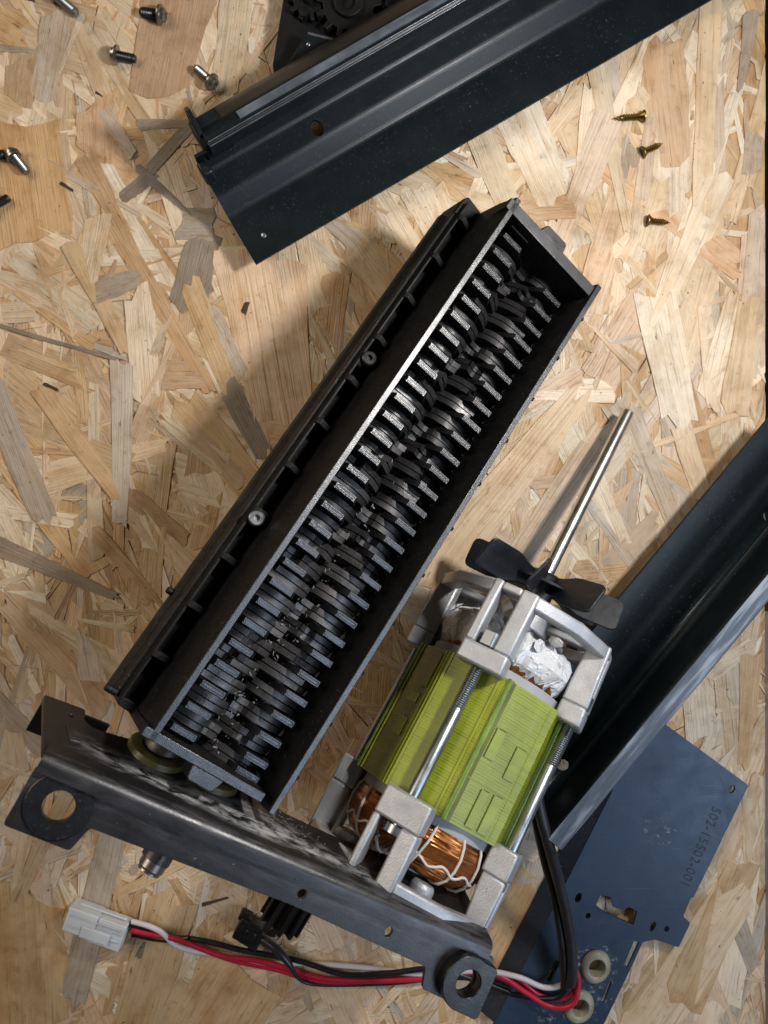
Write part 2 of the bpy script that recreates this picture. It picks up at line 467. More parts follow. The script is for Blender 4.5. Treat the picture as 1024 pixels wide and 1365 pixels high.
def mat_cover():
    """blue-black sheet with dried grease spots around the bushings"""
    m, nt, b = newmat('stained_blued_steel'); co = objco(nt)
    big = noise(nt, co, 38, 5, .62)
    base = mix(nt, maprange(nt, big, .3, .7, 0, 1), (.013, .030, .060), (.022, .048, .090))
    def spots(cx, cy, rad_, dens):
        d = N(nt, 'ShaderNodeVectorMath', operation='DISTANCE'); nt.links.new(co, d.inputs[0]); d.inputs[1].default_value = (cx, cy, 0)
        return math_(nt, 'MULTIPLY', maprange(nt, d.outputs['Value'], rad_ * .3, rad_, 1, 0), dens)
    f = spots(*STAIN[0])
    for s_ in STAIN[1:]: f = math_(nt, 'MAXIMUM', f, spots(*s_))
    tex = noise(nt, co, 330, 5, .75)
    g = maprange(nt, math_(nt, 'ADD', tex, math_(nt, 'MULTIPLY', f, .25)), .66, .80, 0, .85)
    g = math_(nt, 'MULTIPLY', g, maprange(nt, f, .02, .25, 0, 1), True)
    sm = maprange(nt, noise(nt, mapping(nt, co, (1, 1.6, 1), (0, 0, .6)), 75, 6, .7, .8), .54, .74, 0, .55)
    base = mix(nt, sm, base, (.045, .066, .098))
    scr = maprange(nt, noise(nt, mapping(nt, co, (40, 1500, 1), (0, 0, 1.0)), 1, 2, .5), .68, .73, 0, .35)
    base = mix(nt, scr, base, (.10, .12, .15))
    c = mix(nt, g, base, (.34, .35, .36))
    nt.links.new(c, b.inputs['Base Color'])
    b.inputs['Metallic'].default_value = .2
    nt.links.new(maprange(nt, noise(nt, co, 120, 5, .7), .3, .7, .32, .52), b.inputs['Roughness'])
    b.inputs['Specular IOR Level'].default_value = .65
    bump(nt, noise(nt, co, 2200, 2, .5), .12, .0004, b)
    return m

# ------------------------------------------------------------------ the setting: floor and strand board
fl = MB(); fl.box(-1500, 1500, -1500, 1500, -760, -740)
tag(link('floor', fl.mesh('floor', M['darkfloor'])), 'dark floor far below the edge of the board', kind='structure')
fb = MB(); fb.box(180, 330, -420, -50, -120, -40)
tag(link('wooden_beam', fb.mesh('wooden_beam', M['brownfloor'])), 'brown wooden beam seen past the right edge of the board', 'beam')

XR = at(1019.5, 700, 0).x / MM            # right edge of the board (mm)
XL, YB, YT = -300, -370, 370
bd = MB(); bd.box(XL, XR, YB, YT, -18, -0.05)
board_me = bd.mesh('board', M['strand'], 0)
board = link('board', board_me)
board.color = (.50, .34, .19, 1)
uvl = board_me.uv_layers.new(name='UVMap')
for lp in board_me.loops:
    c = board_me.vertices[lp.vertex_index].co; uvl.data[lp.index].uv = (c.y, c.x)
tag(board, 'pale strand board of pressed wood flakes under everything', kind='structure')

WC = {  # albedo of the flakes
 'pale': (.60, .485, .335), 'white': (.69, .595, .46), 'tan': (.49, .345, .20), 'honey': (.52, .355, .18), 'peach': (.57, .40, .255),
 'pink': (.61, .475, .345), 'oak': (.44, .30, .185), 'grey': (.40, .34, .27), 'greyd': (.27, .225, .175), 'greyp': (.52, .44, .35), 'bark': (.10, .055, .035), 'gold': (.54, .39, .225)}
def strand_outline(L, Wd, rng):
    """ragged flake outline about the origin, long axis x: wavy sides, splintered ends"""
    n = 5
    top = []; bot = []
    t0 = rng.uniform(-.3, .3); t1 = rng.uniform(-.3, .3)
    tap = rng.uniform(0, .25) if rng.random() < .7 else rng.uniform(.3, .8)
    bow = rng.uniform(-.05, .05) * L * .35
    for i in range(n + 1):
        f = i / n; x = (f - .5) * L + (rng.uniform(-.05, .05) * L if 0 < i < n else 0)
        w = Wd * .5 * (1 - tap * f)
        yb = bow * (1 - (2 * f - 1) ** 2)
        sh = (t0 * (1 - f) + t1 * f) * Wd * (1 if i in (0, n) else 0)
        top.append((x + sh, yb + w * (1 + rng.uniform(-.07, .05)))); bot.append((x - sh, yb - w * (1 + rng.uniform(-.07, .05))))
    def ragged(p, q, sgn):
        m = rng.choice((2, 3, 4)); out = []
        for j in range(1, m + 1):
            f = j / (m + 1); d = rng.uniform(-.14, .2) * min(L * .5, Wd * 1.6)
            out.append((p[0] + (q[0] - p[0]) * f + sgn * d, p[1] + (q[1] - p[1]) * f))
        return out
    return top + ragged(top[-1], bot[-1], 1) + bot[::-1] + ragged(bot[0], top[0], -1)
def strand_geo(out, th):
    n = len(out)
    vs = [(x, y, 0) for x, y in out] + [(x * 1.004, y * 1.03, -th) for x, y in out]
    fs = [tuple(range(n))[::-1]] + [(i, (i + 1) % n, n + (i + 1) % n, n + i) for i in range(n)]
    return vs, fs
def flake_mesh(name, out, th):
    vs, fs = strand_geo(out, th)
    me = bpy.data.meshes.new(name); me.from_pydata([(a * MM, b_ * MM, c * MM) for a, b_, c in vs], [], fs)
    bm = bmesh.new(); bm.from_mesh(me); bmesh.ops.recalc_face_normals(bm, faces=bm.faces)
    up = max(bm.faces, key=lambda f: len(f.verts))
    if up.normal.z < 0: bmesh.ops.reverse_faces(bm, faces=bm.faces)
    bm.to_mesh(me); bm.free()
    me.materials.append(M['strand'])
    u = me.uv_layers.new(name='UVMap')
    for lp in me.loops:
        c = me.vertices[lp.vertex_index].co; u.data[lp.index].uv = (c.x, c.y)
    return me
def jit(c, rng, a=.10):
    k = 1 + rng.uniform(-a, a); w = rng.uniform(-.05, .05)
    return (min(.95, c[0] * k * (1 + w)), min(.95, c[1] * k), min(.95, c[2] * k * (1 - w)))
rng = random.Random(11)
palette = ['pale'] * 9 + ['white'] * 4 + ['tan'] * 4 + ['gold'] * 4 + ['honey'] * 2 + ['pink'] * 3 + ['peach'] * 2 + ['greyp'] * 2 + ['grey'] * 1 + ['oak'] * 1
palette_lit = ['pale'] * 9 + ['white'] * 8 + ['pink'] * 4 + ['greyp'] * 3 + ['gold'] * 2 + ['tan'] * 1 + ['peach'] * 1  # paler mix: cool light on the right side put into flake colours
def strand_dir(x, y):
    if rng.random() < .16: return rng.uniform(0, pi)
    if x > 40: return rng.gauss(rad(82), rad(26))
    if y < -120: return rng.gauss(rad(80), rad(42))
    return rng.gauss(rad(118), rad(30))
specs = []
def rnd_spec(big, lvl):
    x = rng.uniform(XL + 20, XR - 1); y = rng.uniform(YB + 10, YT - 10)
    if big: L = rng.uniform(24, 80); Wd = rng.uniform(3.5, 18) * rng.choice((.6, .8, 1, 1.2))
    else: L = rng.uniform(5, 30); Wd = rng.uniform(.5, 3.6)
    a = strand_dir(x, y)
    if not big and rng.random() < .4: a = rng.uniform(0, pi)
    pal = palette_lit if x > 20 and rng.random() < .85 else palette
    return dict(x=x, y=y, L=L, W=Wd, a=a, c=jit(WC[rng.choice(pal)], rng), z=lvl)
NB = 2300
for i in range(NB): specs.append(rnd_spec(True, 0.0 + .66 * i / NB))
for i in range(2500): specs.append(rnd_spec(False, .15 + .48 * i / 2500))
for i in range(700):
    q = rnd_spec(False, .30 + .36 * i / 700); q['W'] = rng.uniform(.25, .8); q['c'] = jit(WC[rng.choice(('grey', 'oak', 'greyd', 'tan', 'white', 'bark'))], rng); specs.append(q)  # thin slivers; dark ones stand in for shade in crevices between flakes
tops = []
for i in range(215): tops.append(rnd_spec(i % 4 != 0, .58 + .12 * i / 215))
# flakes one can recognise in the photograph: ends (u,v)-(u,v), width in px, colour
LAND = [((240, -20), (212, 118), 100, 'oak'), ((318, -10), (300, 120), 46, 'pale'), ((78, 20), (58, 130), 42, 'greyp'), ((-8, 64), (74, 72), 11, 'grey'),
 ((110, 20), (80, 100), 9, 'white'), ((30, 80), (25, 135), 40, 'tan'), ((20, 160), (45, 325), 118, 'honey'), ((128, 140), (128, 208), 50, 'peach'), ((188, 168), (258, 166), 17, 'grey'), ((262, 160), (200, 228), 17, 'greyd'), ((205, 232), (165, 265), 20, 'greyd'),
 ((140, 150), (178, 208), 20, 'greyp'), ((185, 228), (255, 288), 16, 'greyd'), ((112, 208), (175, 330), 30, 'tan'), ((150, 300), (282, 525), 27, 'tan'), ((128, 388), (192, 368), 36, 'grey'), ((285, 300), (240, 300), 46, 'grey'), ((250, 415), (272, 320), 50, 'greyd'),
 ((132, 290), (118, 372), 36, 'pale'), ((186, 388), (196, 530), 42, 'white'), ((163, 482), (160, 700), 32, 'greyp'), ((-10, 432), (160, 480), 6, 'greyd'), ((-12, 512), (60, 690), 36, 'grey'), ((55, 520), (160, 660), 26, 'tan'), ((95, 320), (170, 470), 34, 'gold'),
 ((345, 345), (385, 580), 120, 'pink'), ((282, 415), (325, 500), 24, 'greyp'), ((305, 515), (352, 605), 30, 'greyd'), ((245, 540), (345, 660), 56, 'gold'), ((255, 380), (312, 525), 30, 'gold'), ((218, 500), (275, 500), 40, 'peach'), ((205, 470), (238, 395), 17, 'pale'),
 ((300, 620), (220, 560), 30, 'pale'), ((-5, 727), (156, 795), 26, 'greyd'), ((128, 712), (215, 805), 24, 'tan'), ((175, 660), (250, 720), 26, 'oak'), ((-20, 920), (60, 1000), 32, 'grey'), ((152, 1110), (98, 1330), 38, 'grey'), ((30, 1190), (40, 1390), 110, 'honey'),
 ((330, 1290), (260, 1400), 120, 'gold'), ((230, 1200), (170, 1400), 70, 'gold'), ((430, 1270), (480, 1380), 60, 'pale'), ((60, 1010), (20, 1180), 30, 'pale'), ((120, 1000), (10, 1230), 22, 'tan'),
 ((792, 70), (836, 310), 30, 'pale'), ((815, 150), (738, 340), 44, 'pink'), ((880, 60), (897, 215), 60, 'peach'), ((948, -10), (935, 285), 30, 'pale'), ((955, 240), (872, 430), 44, 'white'), ((690, 278), (760, 274), 42, 'peach'), ((684, 135), (740, 262), 66, 'white'), ((1000, 20), (985, 120), 22, 'grey'), ((1005, 180), (1000, 230), 26, 'greyp'),
 ((840, 545), (900, 700), 26, 'greyp'), ((905, 560), (935, 660), 30, 'white'), ((580, 770), (770, 530), 74, 'pale'), ((660, 800), (800, 580), 46, 'pink'), ((850, 1390), (980, 1190), 70, 'pale'), ((930, 1330), (1010, 1150), 60, 'gold'), ((985, 1190), (1020, 1290), 28, 'grey'), ((900, 1180), (960, 1090), 40, 'pale'), ((870, 390), (905, 560), 56, 'white'), ((640, 180), (700, 330), 40, 'pale'),
 ((560, 250), (600, 330), 60, 'white'), ((470, 330), (540, 420), 50, 'pale'), ((700, 1180), (640, 1290), 60, 'gold'), ((990, 545), (1010, 400), 40, 'pale'), ((1000, 870), (990, 1020), 30, 'gold'), ((940, 900), (1000, 860), 26, 'white'), ((330, 640), (260, 560), 36, 'peach'),
 ((48, 0), (25, -6), 9, 'bark'), ((82, 245), (98, 255), 5, 'bark'), ((325, 418), (330, 404), 8, 'bark'), ((128, 124), (138, 130), 4, 'bark'), ((270, 1205), (305, 1195), 5, 'bark'), ((185, 1275), (195, 1255), 9, 'greyd'), ((60, 512), (78, 520), 5, 'bark')]
for (p, q, wpx, cn) in LAND:
    A_ = at(*p) / MM; B_ = at(*q) / MM; d = B_ - A_
    tops.append(dict(x=(A_.x + B_.x) / 2, y=(A_.y + B_.y) / 2, L=d.length, W=wpx * .3388, a=math.atan2(d.y, d.x), c=jit(WC[cn], rng, .05), z=.80 + .14 * len(tops) / 300, land=True))
for i in range(10):
    s = rnd_spec(False, 1.0); s['W'] *= .6; tops.append(s)
# joined flakes underneath (nobody could count them)
V = []; FA = []; UV = []; CO = []
def clamp_right(vs):
    return [(min(x, XR), y, z) for x, y, z in vs]
for s in specs:
    out = strand_outline(s['L'], s['W'], rng); vs, fs = strand_geo(out, .55)
    ca, sa = cos(s['a']), sin(s['a']); tx = rng.uniform(-.3, .3) / s['L']; ty = rng.uniform(-.6, .6) / max(3, s['W']); b0 = len(V); ou = rng.uniform(0, 9); ov = rng.uniform(0, 9)
    for (x, y, z) in vs:
        V.append((min(s['x'] + x * ca - y * sa, XR), s['y'] + x * sa + y * ca, s['z'] + z + x * tx + y * ty)); UV.append((x * MM + ou, y * MM + ov)); CO.append(s['c'])
    for k, f in enumerate(fs): FA.append(tuple(b0 + i for i in (f[::-1] if k == 0 else f)))
me = bpy.data.meshes.new('wood_strands'); me.from_pydata([(x * MM, y * MM, z * MM) for x, y, z in V], [], FA)
u = me.uv_layers.new(name='UVMap'); ca_ = me.color_attributes.new('Col', 'FLOAT_COLOR', 'POINT')
li = [0] * len(me.loops); me.loops.foreach_get('vertex_index', li)
u.data.foreach_set('uv', [c for i in li for c in UV[i]])
ca_.data.foreach_set('color', [c for q in CO for c in (*q, 1)])
me.materials.append(M['strands'])
tag(link('wood_strands', me, board), kind='stuff')
# the topmost flakes, one object each
kinds = []
for ratio in (.08, .13, .2, .28, .4, .55, .8):
    for k in range(4):
        kinds.append((ratio, flake_mesh('wood_strand', strand_outline(60, 60 * ratio, rng), .5)))
for s in tops:
    r = s['W'] / s['L']; cand = sorted(kinds, key=lambda q: abs(math.log(q[0] / r)))[:4]; ratio, fm = rng.choice(cand)
    if s['x'] + abs(cos(s['a'])) * s['L'] / 2 + abs(sin(s['a'])) * s['W'] / 2 > XR: s['x'] = XR - abs(cos(s['a'])) * s['L'] / 2 - abs(sin(s['a'])) * s['W'] / 2 - .5
    o = link('wood_strand', fm, board, (s['x'] * MM, s['y'] * MM, s['z'] * MM), (rng.uniform(-.45, .45) / max(5, s['W']), rng.uniform(-.15, .15) / s['L'], s['a']))
    o.scale = (s['L'] / 60, s['W'] / (60 * ratio), 1); o.color = (*s['c'], 1)

# ------------------------------------------------------------------ shredder unit
kA = .2326
pA = Vector((0, 0, HC)) + ray(197, 985) * kA
pB = Vector((0, 0, HC)) + ray(690, 262) * kA * 1.233
pC = Vector((0, 0, HC)) + ray(370, 1080) * kA * 1.078
dy_ = (pB - pA).normalized(); dx_ = (pC - pA); dx_ = (dx_ - dy_ * dx_.dot(dy_)).normalized()
SF = Frame(pA, dx_, dy_, dx_.cross(dy_))
sh = Thing('shredder_unit', 'long black plastic shredder head with two rows of toothed cutters, its open mouth facing up', 'shredder head', SF, (.005, .01, 0))
LY = 227
w = MB(); w.prism([(0, 0), (2.3, 0), (2.3, -13), (3.2, -42), (-1.2, -42), (-2.6, -34), (-1.4, -10)], 0, LY, 'y')
sh.part('side_wall', w, M['plastic'], 20, .25)
w = MB(); w.prism([(49.6, 0), (47.3, 0), (45.6, -22), (45.2, -42), (48.2, -42), (48.6, -12)], -1.5, LY + .5, 'y')
sh.part('side_wall', w, M['plastic'], 20, .25)
# ledge along the left side with its lip
w = MB(); w.prism([(-1.9, -29), (-1.9, -32), (-3.5, -44), (-10.8, -42), (-11.0, -24.2), (-10.6, -23.8), (-9.2, -23.5), (-9.1, -20.0), (-8.2, -20.0), (-8.15, -29)], 3, 225, 'y')
sh.part('ledge', w, M['plastic'], 20, .2)
w = MB(); w.prism([(-10.7, -29.8), (-12.2, -31.2), (-12.2, -35), (-10.7, -36)], 2, 220, 'y'); sh.part('bead', w, M['plastic'], 20, .2)
for y in (20.9, 40.2, 59.4, 78.6, 98, 117.4, 137.3, 156.6, 177, 197.1, 217):
    r = MB(); r.prism([(-8.9, -29.2), (-8.9, -19.3), (-7.2, -18.4), (-5.4, -19.4), (-1.9, -20.8), (-1.6, -29.2)], -1.15, 1.15, 'y')
    sh.part('rib', r, M['plastic'], 20, .2, at=(0, y, 0))
    k = MB(); k.prism([(-10.2, -28), (-11.5, -30), (-11.3, -40), (-10.2, -40)], -2.6, 2.6, 'y'); sh.part('lug', k, M['plastic'], 20, .25, at=(0, y - 8, 0))
for y in range(12, 226, 20):
    r = MB(); r.prism([(49.2, -.3), (50.7, -1.0), (50.7, -26), (48.2, -30)], -.7, .7, 'y'); sh.part('rib', r, M['plastic'], 20, .15, at=(0, y, 0))
# end pieces
w = MB(); w.box(-2.5, 43.2, 0, 3.1, -42, 0); sh.part('end_wall', w, M['plastic'], 20, .25)
w = MB(); w.box(2.4, 42.8, .9, 1.3, -.2, .22); w.box(2.4, 42.8, 2.1, 2.5, -.2, .22); sh.part('end_bead', w, M['plastic'], 20)
w = MB(); w.prism([(16.8, .05), (17.4, -4.0), (18.2, -4.6), (26.2, -4.6), (27.0, -4.0), (27.8, -2.2), (28.6, .05)], -9, -.3, 'z'); sh.part('end_tab', w, M['plastic'], 20, .3)
w = MB(); w.box(-1.5, 46.9, 220.6, 225.2, -42, 0); sh.part('end_wall', w, M['plastic'], 20, .25)
w = MB(); w.prism([(15.2, 225.1), (16.2, 228.4), (17.2, 229.2), (26.4, 229.4), (27.4, 228.6), (27.8, 225.1)], -9, -.3, 'z'); sh.part('end_tab', w, M['plastic'], 20, .3)
w = MB(); w.prism([(6, 219.9), (6, 220.7), (15, 220.7), (15, 219.9)], -5.5, -4.5, 'z'); sh.part('end_slot_rib', w, M['plastic'], 20)
w = MB(); w.prism([(-10.6, 219), (-10.6, 226.5), (-9.4, 228.5), (-2, 227.5), (-.3, 226.5), (-.3, 219)], -40, -22.8, 'z'); sh.part('corner_block', w, M['plastic'], 20, .4)
w = MB(); w.prism([(-8, 1), (-9.4, 4.0), (-2, 4.0), (-2.0, .6)], -40, -22.5, 'z'); sh.part('corner_block', w, M['plastic'], 20, .4)
w = MB(); w.box(-2, 47.6, 1, 224, -45, -42.0); sh.part('base_plate', w, M['plastic'], 20)
# strippers (fixed comb plates): narrow flat top with a pressed oval outline
def stripper_mesh(name, mirror):
    s = MB(); hw = 1.05
    prof = [(1.5, -44), (1.5, -19), (4.5, -17), (6.4, -9.8), (7.0, -9.0), (15.9, -9.0), (16.7, -9.8), (18.6, -14), (21.3, -21), (20.5, -30), (12, -44)]
    s.prism(prof, -hw, hw, 'y')
    ov = []
    def rr(inx, iny, z):
        x0, x1 = 7.0 + inx, 15.9 - inx; y = hw - .12 - iny; c = min(.6, y * .7)
        return [(x0 + c, -y, z), (x1 - c, -y, z), (x1, -y + c, z), (x1, y - c, z), (x1 - c, y, z), (x0 + c, y, z), (x0, y - c, z), (x0, -y + c, z)]
    loops = [rr(0, 0, -9.05), rr(.06, .06, -8.72), rr(.30, .26, -8.72), rr(.34, .30, -9.0), rr(.54, .48, -9.0), rr(.58, .52, -8.72), rr(.84, .74, -8.72), rr(.88, .77, -8.95)]
    vs = [p for l in loops for p in l]; fs = []
    for j in range(len(loops) - 1):
        for k in range(8): fs.append((j * 8 + k, j * 8 + (k + 1) % 8, (j + 1) * 8 + (k + 1) % 8, (j + 1) * 8 + k))
    fs.append(tuple(range((len(loops) - 1) * 8, len(loops) * 8)))
    s.add(vs, fs)
    # stub where the plate meets the wall, with fine steps
    if not mirror:
        for q in range(5): s.box(2.2 + q * .55, 2.2 + q * .55 + .32, -hw + .1, hw - .1, -19, -10.6 - q * .75)
    if mirror: s.v = [(-x, y, z) for x, y, z in s.v]
    me = s.mesh(name, M['plastic'], 25); lit_top(me); return me
stl = stripper_mesh('stripper', False); strr = stripper_mesh('stripper', True)
PIT = 7.885
for i in range(28): sh.part('stripper', stl, None, at=(0, 218.5 - PIT * i, 0))
for i in range(29): sh.part('stripper', strr, None, at=(49.5, 222.2 - PIT * i if i < 28 else 4.0, -.3))
# cutters: discs with three hooked teeth
M['oily'] = surf('oily_dark_cutter_steel', (.018, .017, .017), .40, metal=.35, grain=.25, gscale=500, dust=.25, cvar=.6, spec=.4, dustcol=(.12, .115, .11))
M['halfoily'] = surf('part_dusty_cutter_steel', (.050, .046, .045), .44, metal=.55, grain=.25, gscale=420, dust=.5, cvar=.7, dustcol=(.22, .21, .2))
def disc_mesh(name, seed):
    r_ = random.Random(seed); prof = []
    for t in range(3):
        b0 = 2 * pi * t / 3 + r_.uniform(-.05, .05)
        for f, rr_ in ((0, 14.2), (.03, 12.6), (.06, 11.6), (.12, 11.0), (.17, 11.5), (.22, 12.3), (.31, 12.7), (.40, 12.8), (.49, 12.85), (.58, 12.9), (.67, 12.9), (.76, 12.95), (.85, 13.0), (.94, 13.4)):
            prof.append((rr_ * cos(b0 + f * 2 * pi / 3), rr_ * sin(b0 + f * 2 * pi / 3)))
    s = MB(); s.prism(prof, -1.05, 1.05, 'y')
    me = s.mesh(name, M['cutter'], 22); return me
dmesh = [disc_mesh('cutter_disc', k) for k in range(5)]
dmesh_r = []
for me_ in dmesh:
    c = me_.copy(); c.transform(Matrix.Scale(-1, 4, (1, 0, 0))); c.flip_normals(); dmesh_r.append(c)
for side, (ax, ys) in enumerate(((14.2, [222.4 - PIT * i for i in range(28)]), (33.9, [218.5 - PIT * i for i in range(28)]))):
    s = MB(); s.lathe([(5.2, -36 if side else -24), (5.2, -6), (7.6, -5.9), (7.6, 226), (5, 226.1), (5, 233)], 20, Matrix.Rotation(-pi / 2, 4, 'X'))
    ro = sh.part('cutter_roller', s, M['shaft'] if False else M['cutter'], 30, at=(ax, 0, -26.6))
    for i, y in enumerate(ys):
        ph = (-.42 if side == 0 else .42) * i + rng.uniform(-.05, .05) + side * .6
        for q, dd in enumerate((-1.27, 1.27)):
            o = sub(ro, 'cutter_disc', (dmesh if side == 0 else dmesh_r)[(i + q) % 5], None, at=(0, y + dd, 0), rot=(0, ph + q * .07, 0))
            w_ = y + rng.gauss(0, 22); o.material_slots[0].link = 'OBJECT'; o.material_slots[0].material = M['oily'] if w_ > 118 else M['halfoily'] if w_ > 66 else M['cutter']
s = MB(); s.lathe([(4.1, -40), (4.1, -39.3), (4.6, -38.6), (4.6, -30)], 20, Matrix.Rotation(-pi / 2, 4, 'X')); sh.part('shaft_end', s, M['greyscrew'], 30, at=(33.9, 0, -26.0))
# paper dust and torn slivers packed between the lower cutters
s = MB(); rg = random.Random(21)
for k in range(170):
    y_ = abs(rg.gauss(0, 55)) + 4; x_ = rg.gauss(24, 5.0); L_ = rg.uniform(.2, .9); w_ = rg.uniform(.08, .32)
    M_ = Matrix.Translation((x_, y_, rg.uniform(-18.5, -14.6))) @ Matrix.Rotation(rg.uniform(-.8, .8), 4, 'Y') @ Matrix.Rotation(rg.uniform(0, 3.1), 4, 'Z') @ Matrix.Rotation(rg.uniform(-.7, .7), 4, 'X')
    P_ = [(-L_, -w_, 0), (0, -w_, .3), (L_, -w_ * .6, -.1), (L_, w_ * .5, -.1), (0, w_, .3), (-L_, w_ * .8, 0)]
    s.add([M_ @ Vector(p) for p in P_], [(0, 1, 4, 5), (1, 2, 3, 4)])
tag(sh.part('paper_slivers', s, M['dustpaper'], 0), kind='stuff')
# two case screws in the ledge
Mx = Matrix.Translation((0, 0, 0)) @ Matrix.Rotation(rad(-14), 4, 'Y')
s = MB(); s.ring([(1.1, .9), (2.3, .9), (2.75, .5), (2.75, -3), (.9, -3), (.9, -.2)], 24, Mx); s.lathe([(1.15, -.3), (.2, -.32)], 6, Mx)
sh.part('case_screw', s, M['zinc'], 35, at=(-6.6, 76, -18.6))
sh.part('case_screw', s.mesh('case_screw', M['darkscrew']), None, at=(-6.2, 147.6, -18.8))
for (u_, v_) in ((201, 1000), (640, 612), (523, 838)):
    pass
nb = MB(); nb.lathe([(1.3, 0), (1.3, 3.5), (.9, 4)], 12, Matrix.Rotation(-pi / 2, 4, 'Y')); sh.part('pin', nb, M['plastic'], 35, at=(-10.5, 3.8, -24)); sh.part('pin', nb.mesh('pin', M['plastic']), None, at=(-10.6, 40, -33))

# ------------------------------------------------------------------ end bracket (folded sheet with two eared bosses)
bO = at(53, 1008, 130); bE = at(655, 1262, 90)
BF0 = frame_xz(bO, bE - bO, (.41, -.018, .9))
ta = rad(14)
BF = Frame(bO, BF0.x, BF0.y * cos(ta) + BF0.z * sin(ta), BF0.z * cos(ta) - BF0.y * sin(ta))   # upright plate
br = Thing('end_bracket', 'black painted folded metal bracket smeared with grey grease, with a round ear at each end', 'metal bracket', BF, (-.05, -.12, 0))
LB = 159.2
# upright plate lies in x/z; built flat as (x, z) then stood up
outl = round_poly([(.6, -1.5), (LB, -1.5), (LB, -36), (104, -27), (82, -28), (64, -38), (36, -40), (22, -31.5), (11, -28.6), (7.4, -31), (6.6, -38.5), (-7.6, -36.4)], 1.5)
holes = [circ(33.2, -29.5, 8.2), circ(53.4, -30.2, 8.2), [(2.6, -23.6), (8.8, -25.4), (9.6, -15.2), (6.2, -14.4)], circ(3.2, -30.3, .9, 10)]
me = cut_plate('upright_plate', [outl, holes[0], holes[1], holes[3]], 1.5); me.materials.append(M['bracket'])
up_M = Matrix(((1, 0, 0, 0), (0, 0, 1, -.0015), (0, 1, 0, 0), (0, 0, 0, 1)))
me.transform(up_M); me.flip_normals()
br.part('upright_plate', me, None)
# pressed window in the plate
s = MB(); s.prism([(2.6, -24), (8.4, -25.8), (9.4, -16.2), (5.6, -15)], -.1, .35, 'y'); br.part('pressed_pad', s, M['bracket'], 20, .3)
# flange: bend plus strip facing up. flange plane is that of BF0
Rrel = BF.R.transposed() @ BF0.R
def fl_pt(x, y, z): 
    q = Rrel @ Vector((x, y, z)); return q
Mfl = Rrel.to_4x4()
s = MB()
rb = 1.9; zc = (.2 - .758 * rb) / .97
path = [(0, -7)] + [(-rb + rb * cos(t), zc + rb * sin(t)) for t in [rad(76 * k / 7) for k in range(8)]]
path.append((path[-1][0] - 2.2 * cos(rad(14)), path[-1][1] + 2.2 * sin(rad(14))))
s.sheet(path, 1.5, .8, LB - .3)
sb = br.part('bend', s, M['bracket'], 60)
floop = round_poly([(.4, -2.9), (.4, -20.3), (20.2, -20.3), (22.2, -12.6), (88, -11.4), (139.5, -13.4), (141.6, -20.0), (161.2, -21.0), (162.2, -2.9)], 1.2)
me = cut_plate('flange', [floop, circ(11.4, -10.2, 4.6), circ(89.9, -7.3, 1.55, 14), circ(122.2, -7.9, 1.3, 14, 1.6), circ(153.5, -12.2, 4.4)], 1.5); me.materials.append(M['bracket'])
me.transform(Matrix.Translation((0, 0, -.0013)))
me.transform(Mfl); br.part('flange', me, None)
# ears: thick washers (left flat on top, right a tall boss with a flat side)
s = MB(); s.ring([(4.5, -1.6), (4.5, .85), (9.3, .85), (9.6, .6), (9.6, -.2), (9.6, -1.6)], 40, Mfl @ Matrix.Translation((11.4, -10.2, 0))); br.part('ear_washer', s, M['plastic_smooth'], 35)
s = MB()
def dshape(r, flat):
    return [(r * cos(t), max(-flat, r * sin(t))) for t in [2 * pi * k / 40 for k in range(40)]]
dl = [(8.8 * cos(t), 8.8 * sin(t)) for t in [rad(70 + 200 * k / 24) for k in range(25)]] + [(7.4, -9.2), (8.6, -8.2), (8.8, 6.5), (7.6, 7.8)]
me = cut_plate('ear_boss', [dl, circ(0.3, .2, 4.4, 24)], 5.2, .3); me.materials.append(M['plastic_smooth'])
me.transform(Mfl @ Matrix.Translation((153.5 * MM, -12.2 * MM, -.0006)) ); br.part('ear_boss', me, None)
s = MB(); s.prism(round_poly([(-7, -36.0), (16, -37.6), (16, -39), (-7, -37.6)], .3), -13.5, -1.4, 'y'); br.part('lower_flange', s, M['bracket'], 20, .3)
s = MB(); s.box(LB - 1.5, LB - .1, -13, -1.6, -92, -4); br.part('side_flange', s, M['bracket'], 20, .3)
# foot under the plate: it carries the shredder's raised end on the board
zf = -38.0
while BF.w(50, -1, zf).z > .0022: zf -= .5
s = MB(); s.box(44, 57, -1.5, -.05, zf, -36); s.box(44, 57, -7, -1.4, zf, zf + 1.4); br.part('foot', s, M['bracket'], 20, .3)
# greasy bushings where the cutter shafts enter
for (bx, bz) in ((33.2, -29.5), (53.4, -30.2)):
    s = MB(); s.ring([(6.2, -3), (6.2, 2.4), (8.6, 2.6), (9.9, 2.0), (10.3, .1), (8.1, 0), (8.1, -3)], 32, Matrix.Rotation(-pi / 2, 4, 'X')); br.part('bushing', s, M['grease'], 40, at=(bx, 0, bz))
# black spur gear peeping out under the flange
def gear_loop(r0, r1, n):
    out = []
    for k in range(n):
        for f, r_ in ((-.25, r0), (-.16, r1), (.16, r1), (.25, r0)):
            a = 2 * pi * (k + f) / n; out.append((r_ * cos(a), r_ * sin(a)))
    return out
gp = at(388, 1205, 74); gl = BF.R.transposed() @ (gp - bO) / MM
s = MB(); s.prism([(x_, z_) for x_, z_ in gear_loop(5.6, 8.2, 11)], -8, 8, 'y'); s.prism([(x_, z_) for x_, z_ in circ(-2, 0, 3.6, 12)], -12, -8, 'y')
br.part('pinion_gear', s, M['plastic_smooth'], 30, .25, at=(gl.x, gl.y, gl.z))
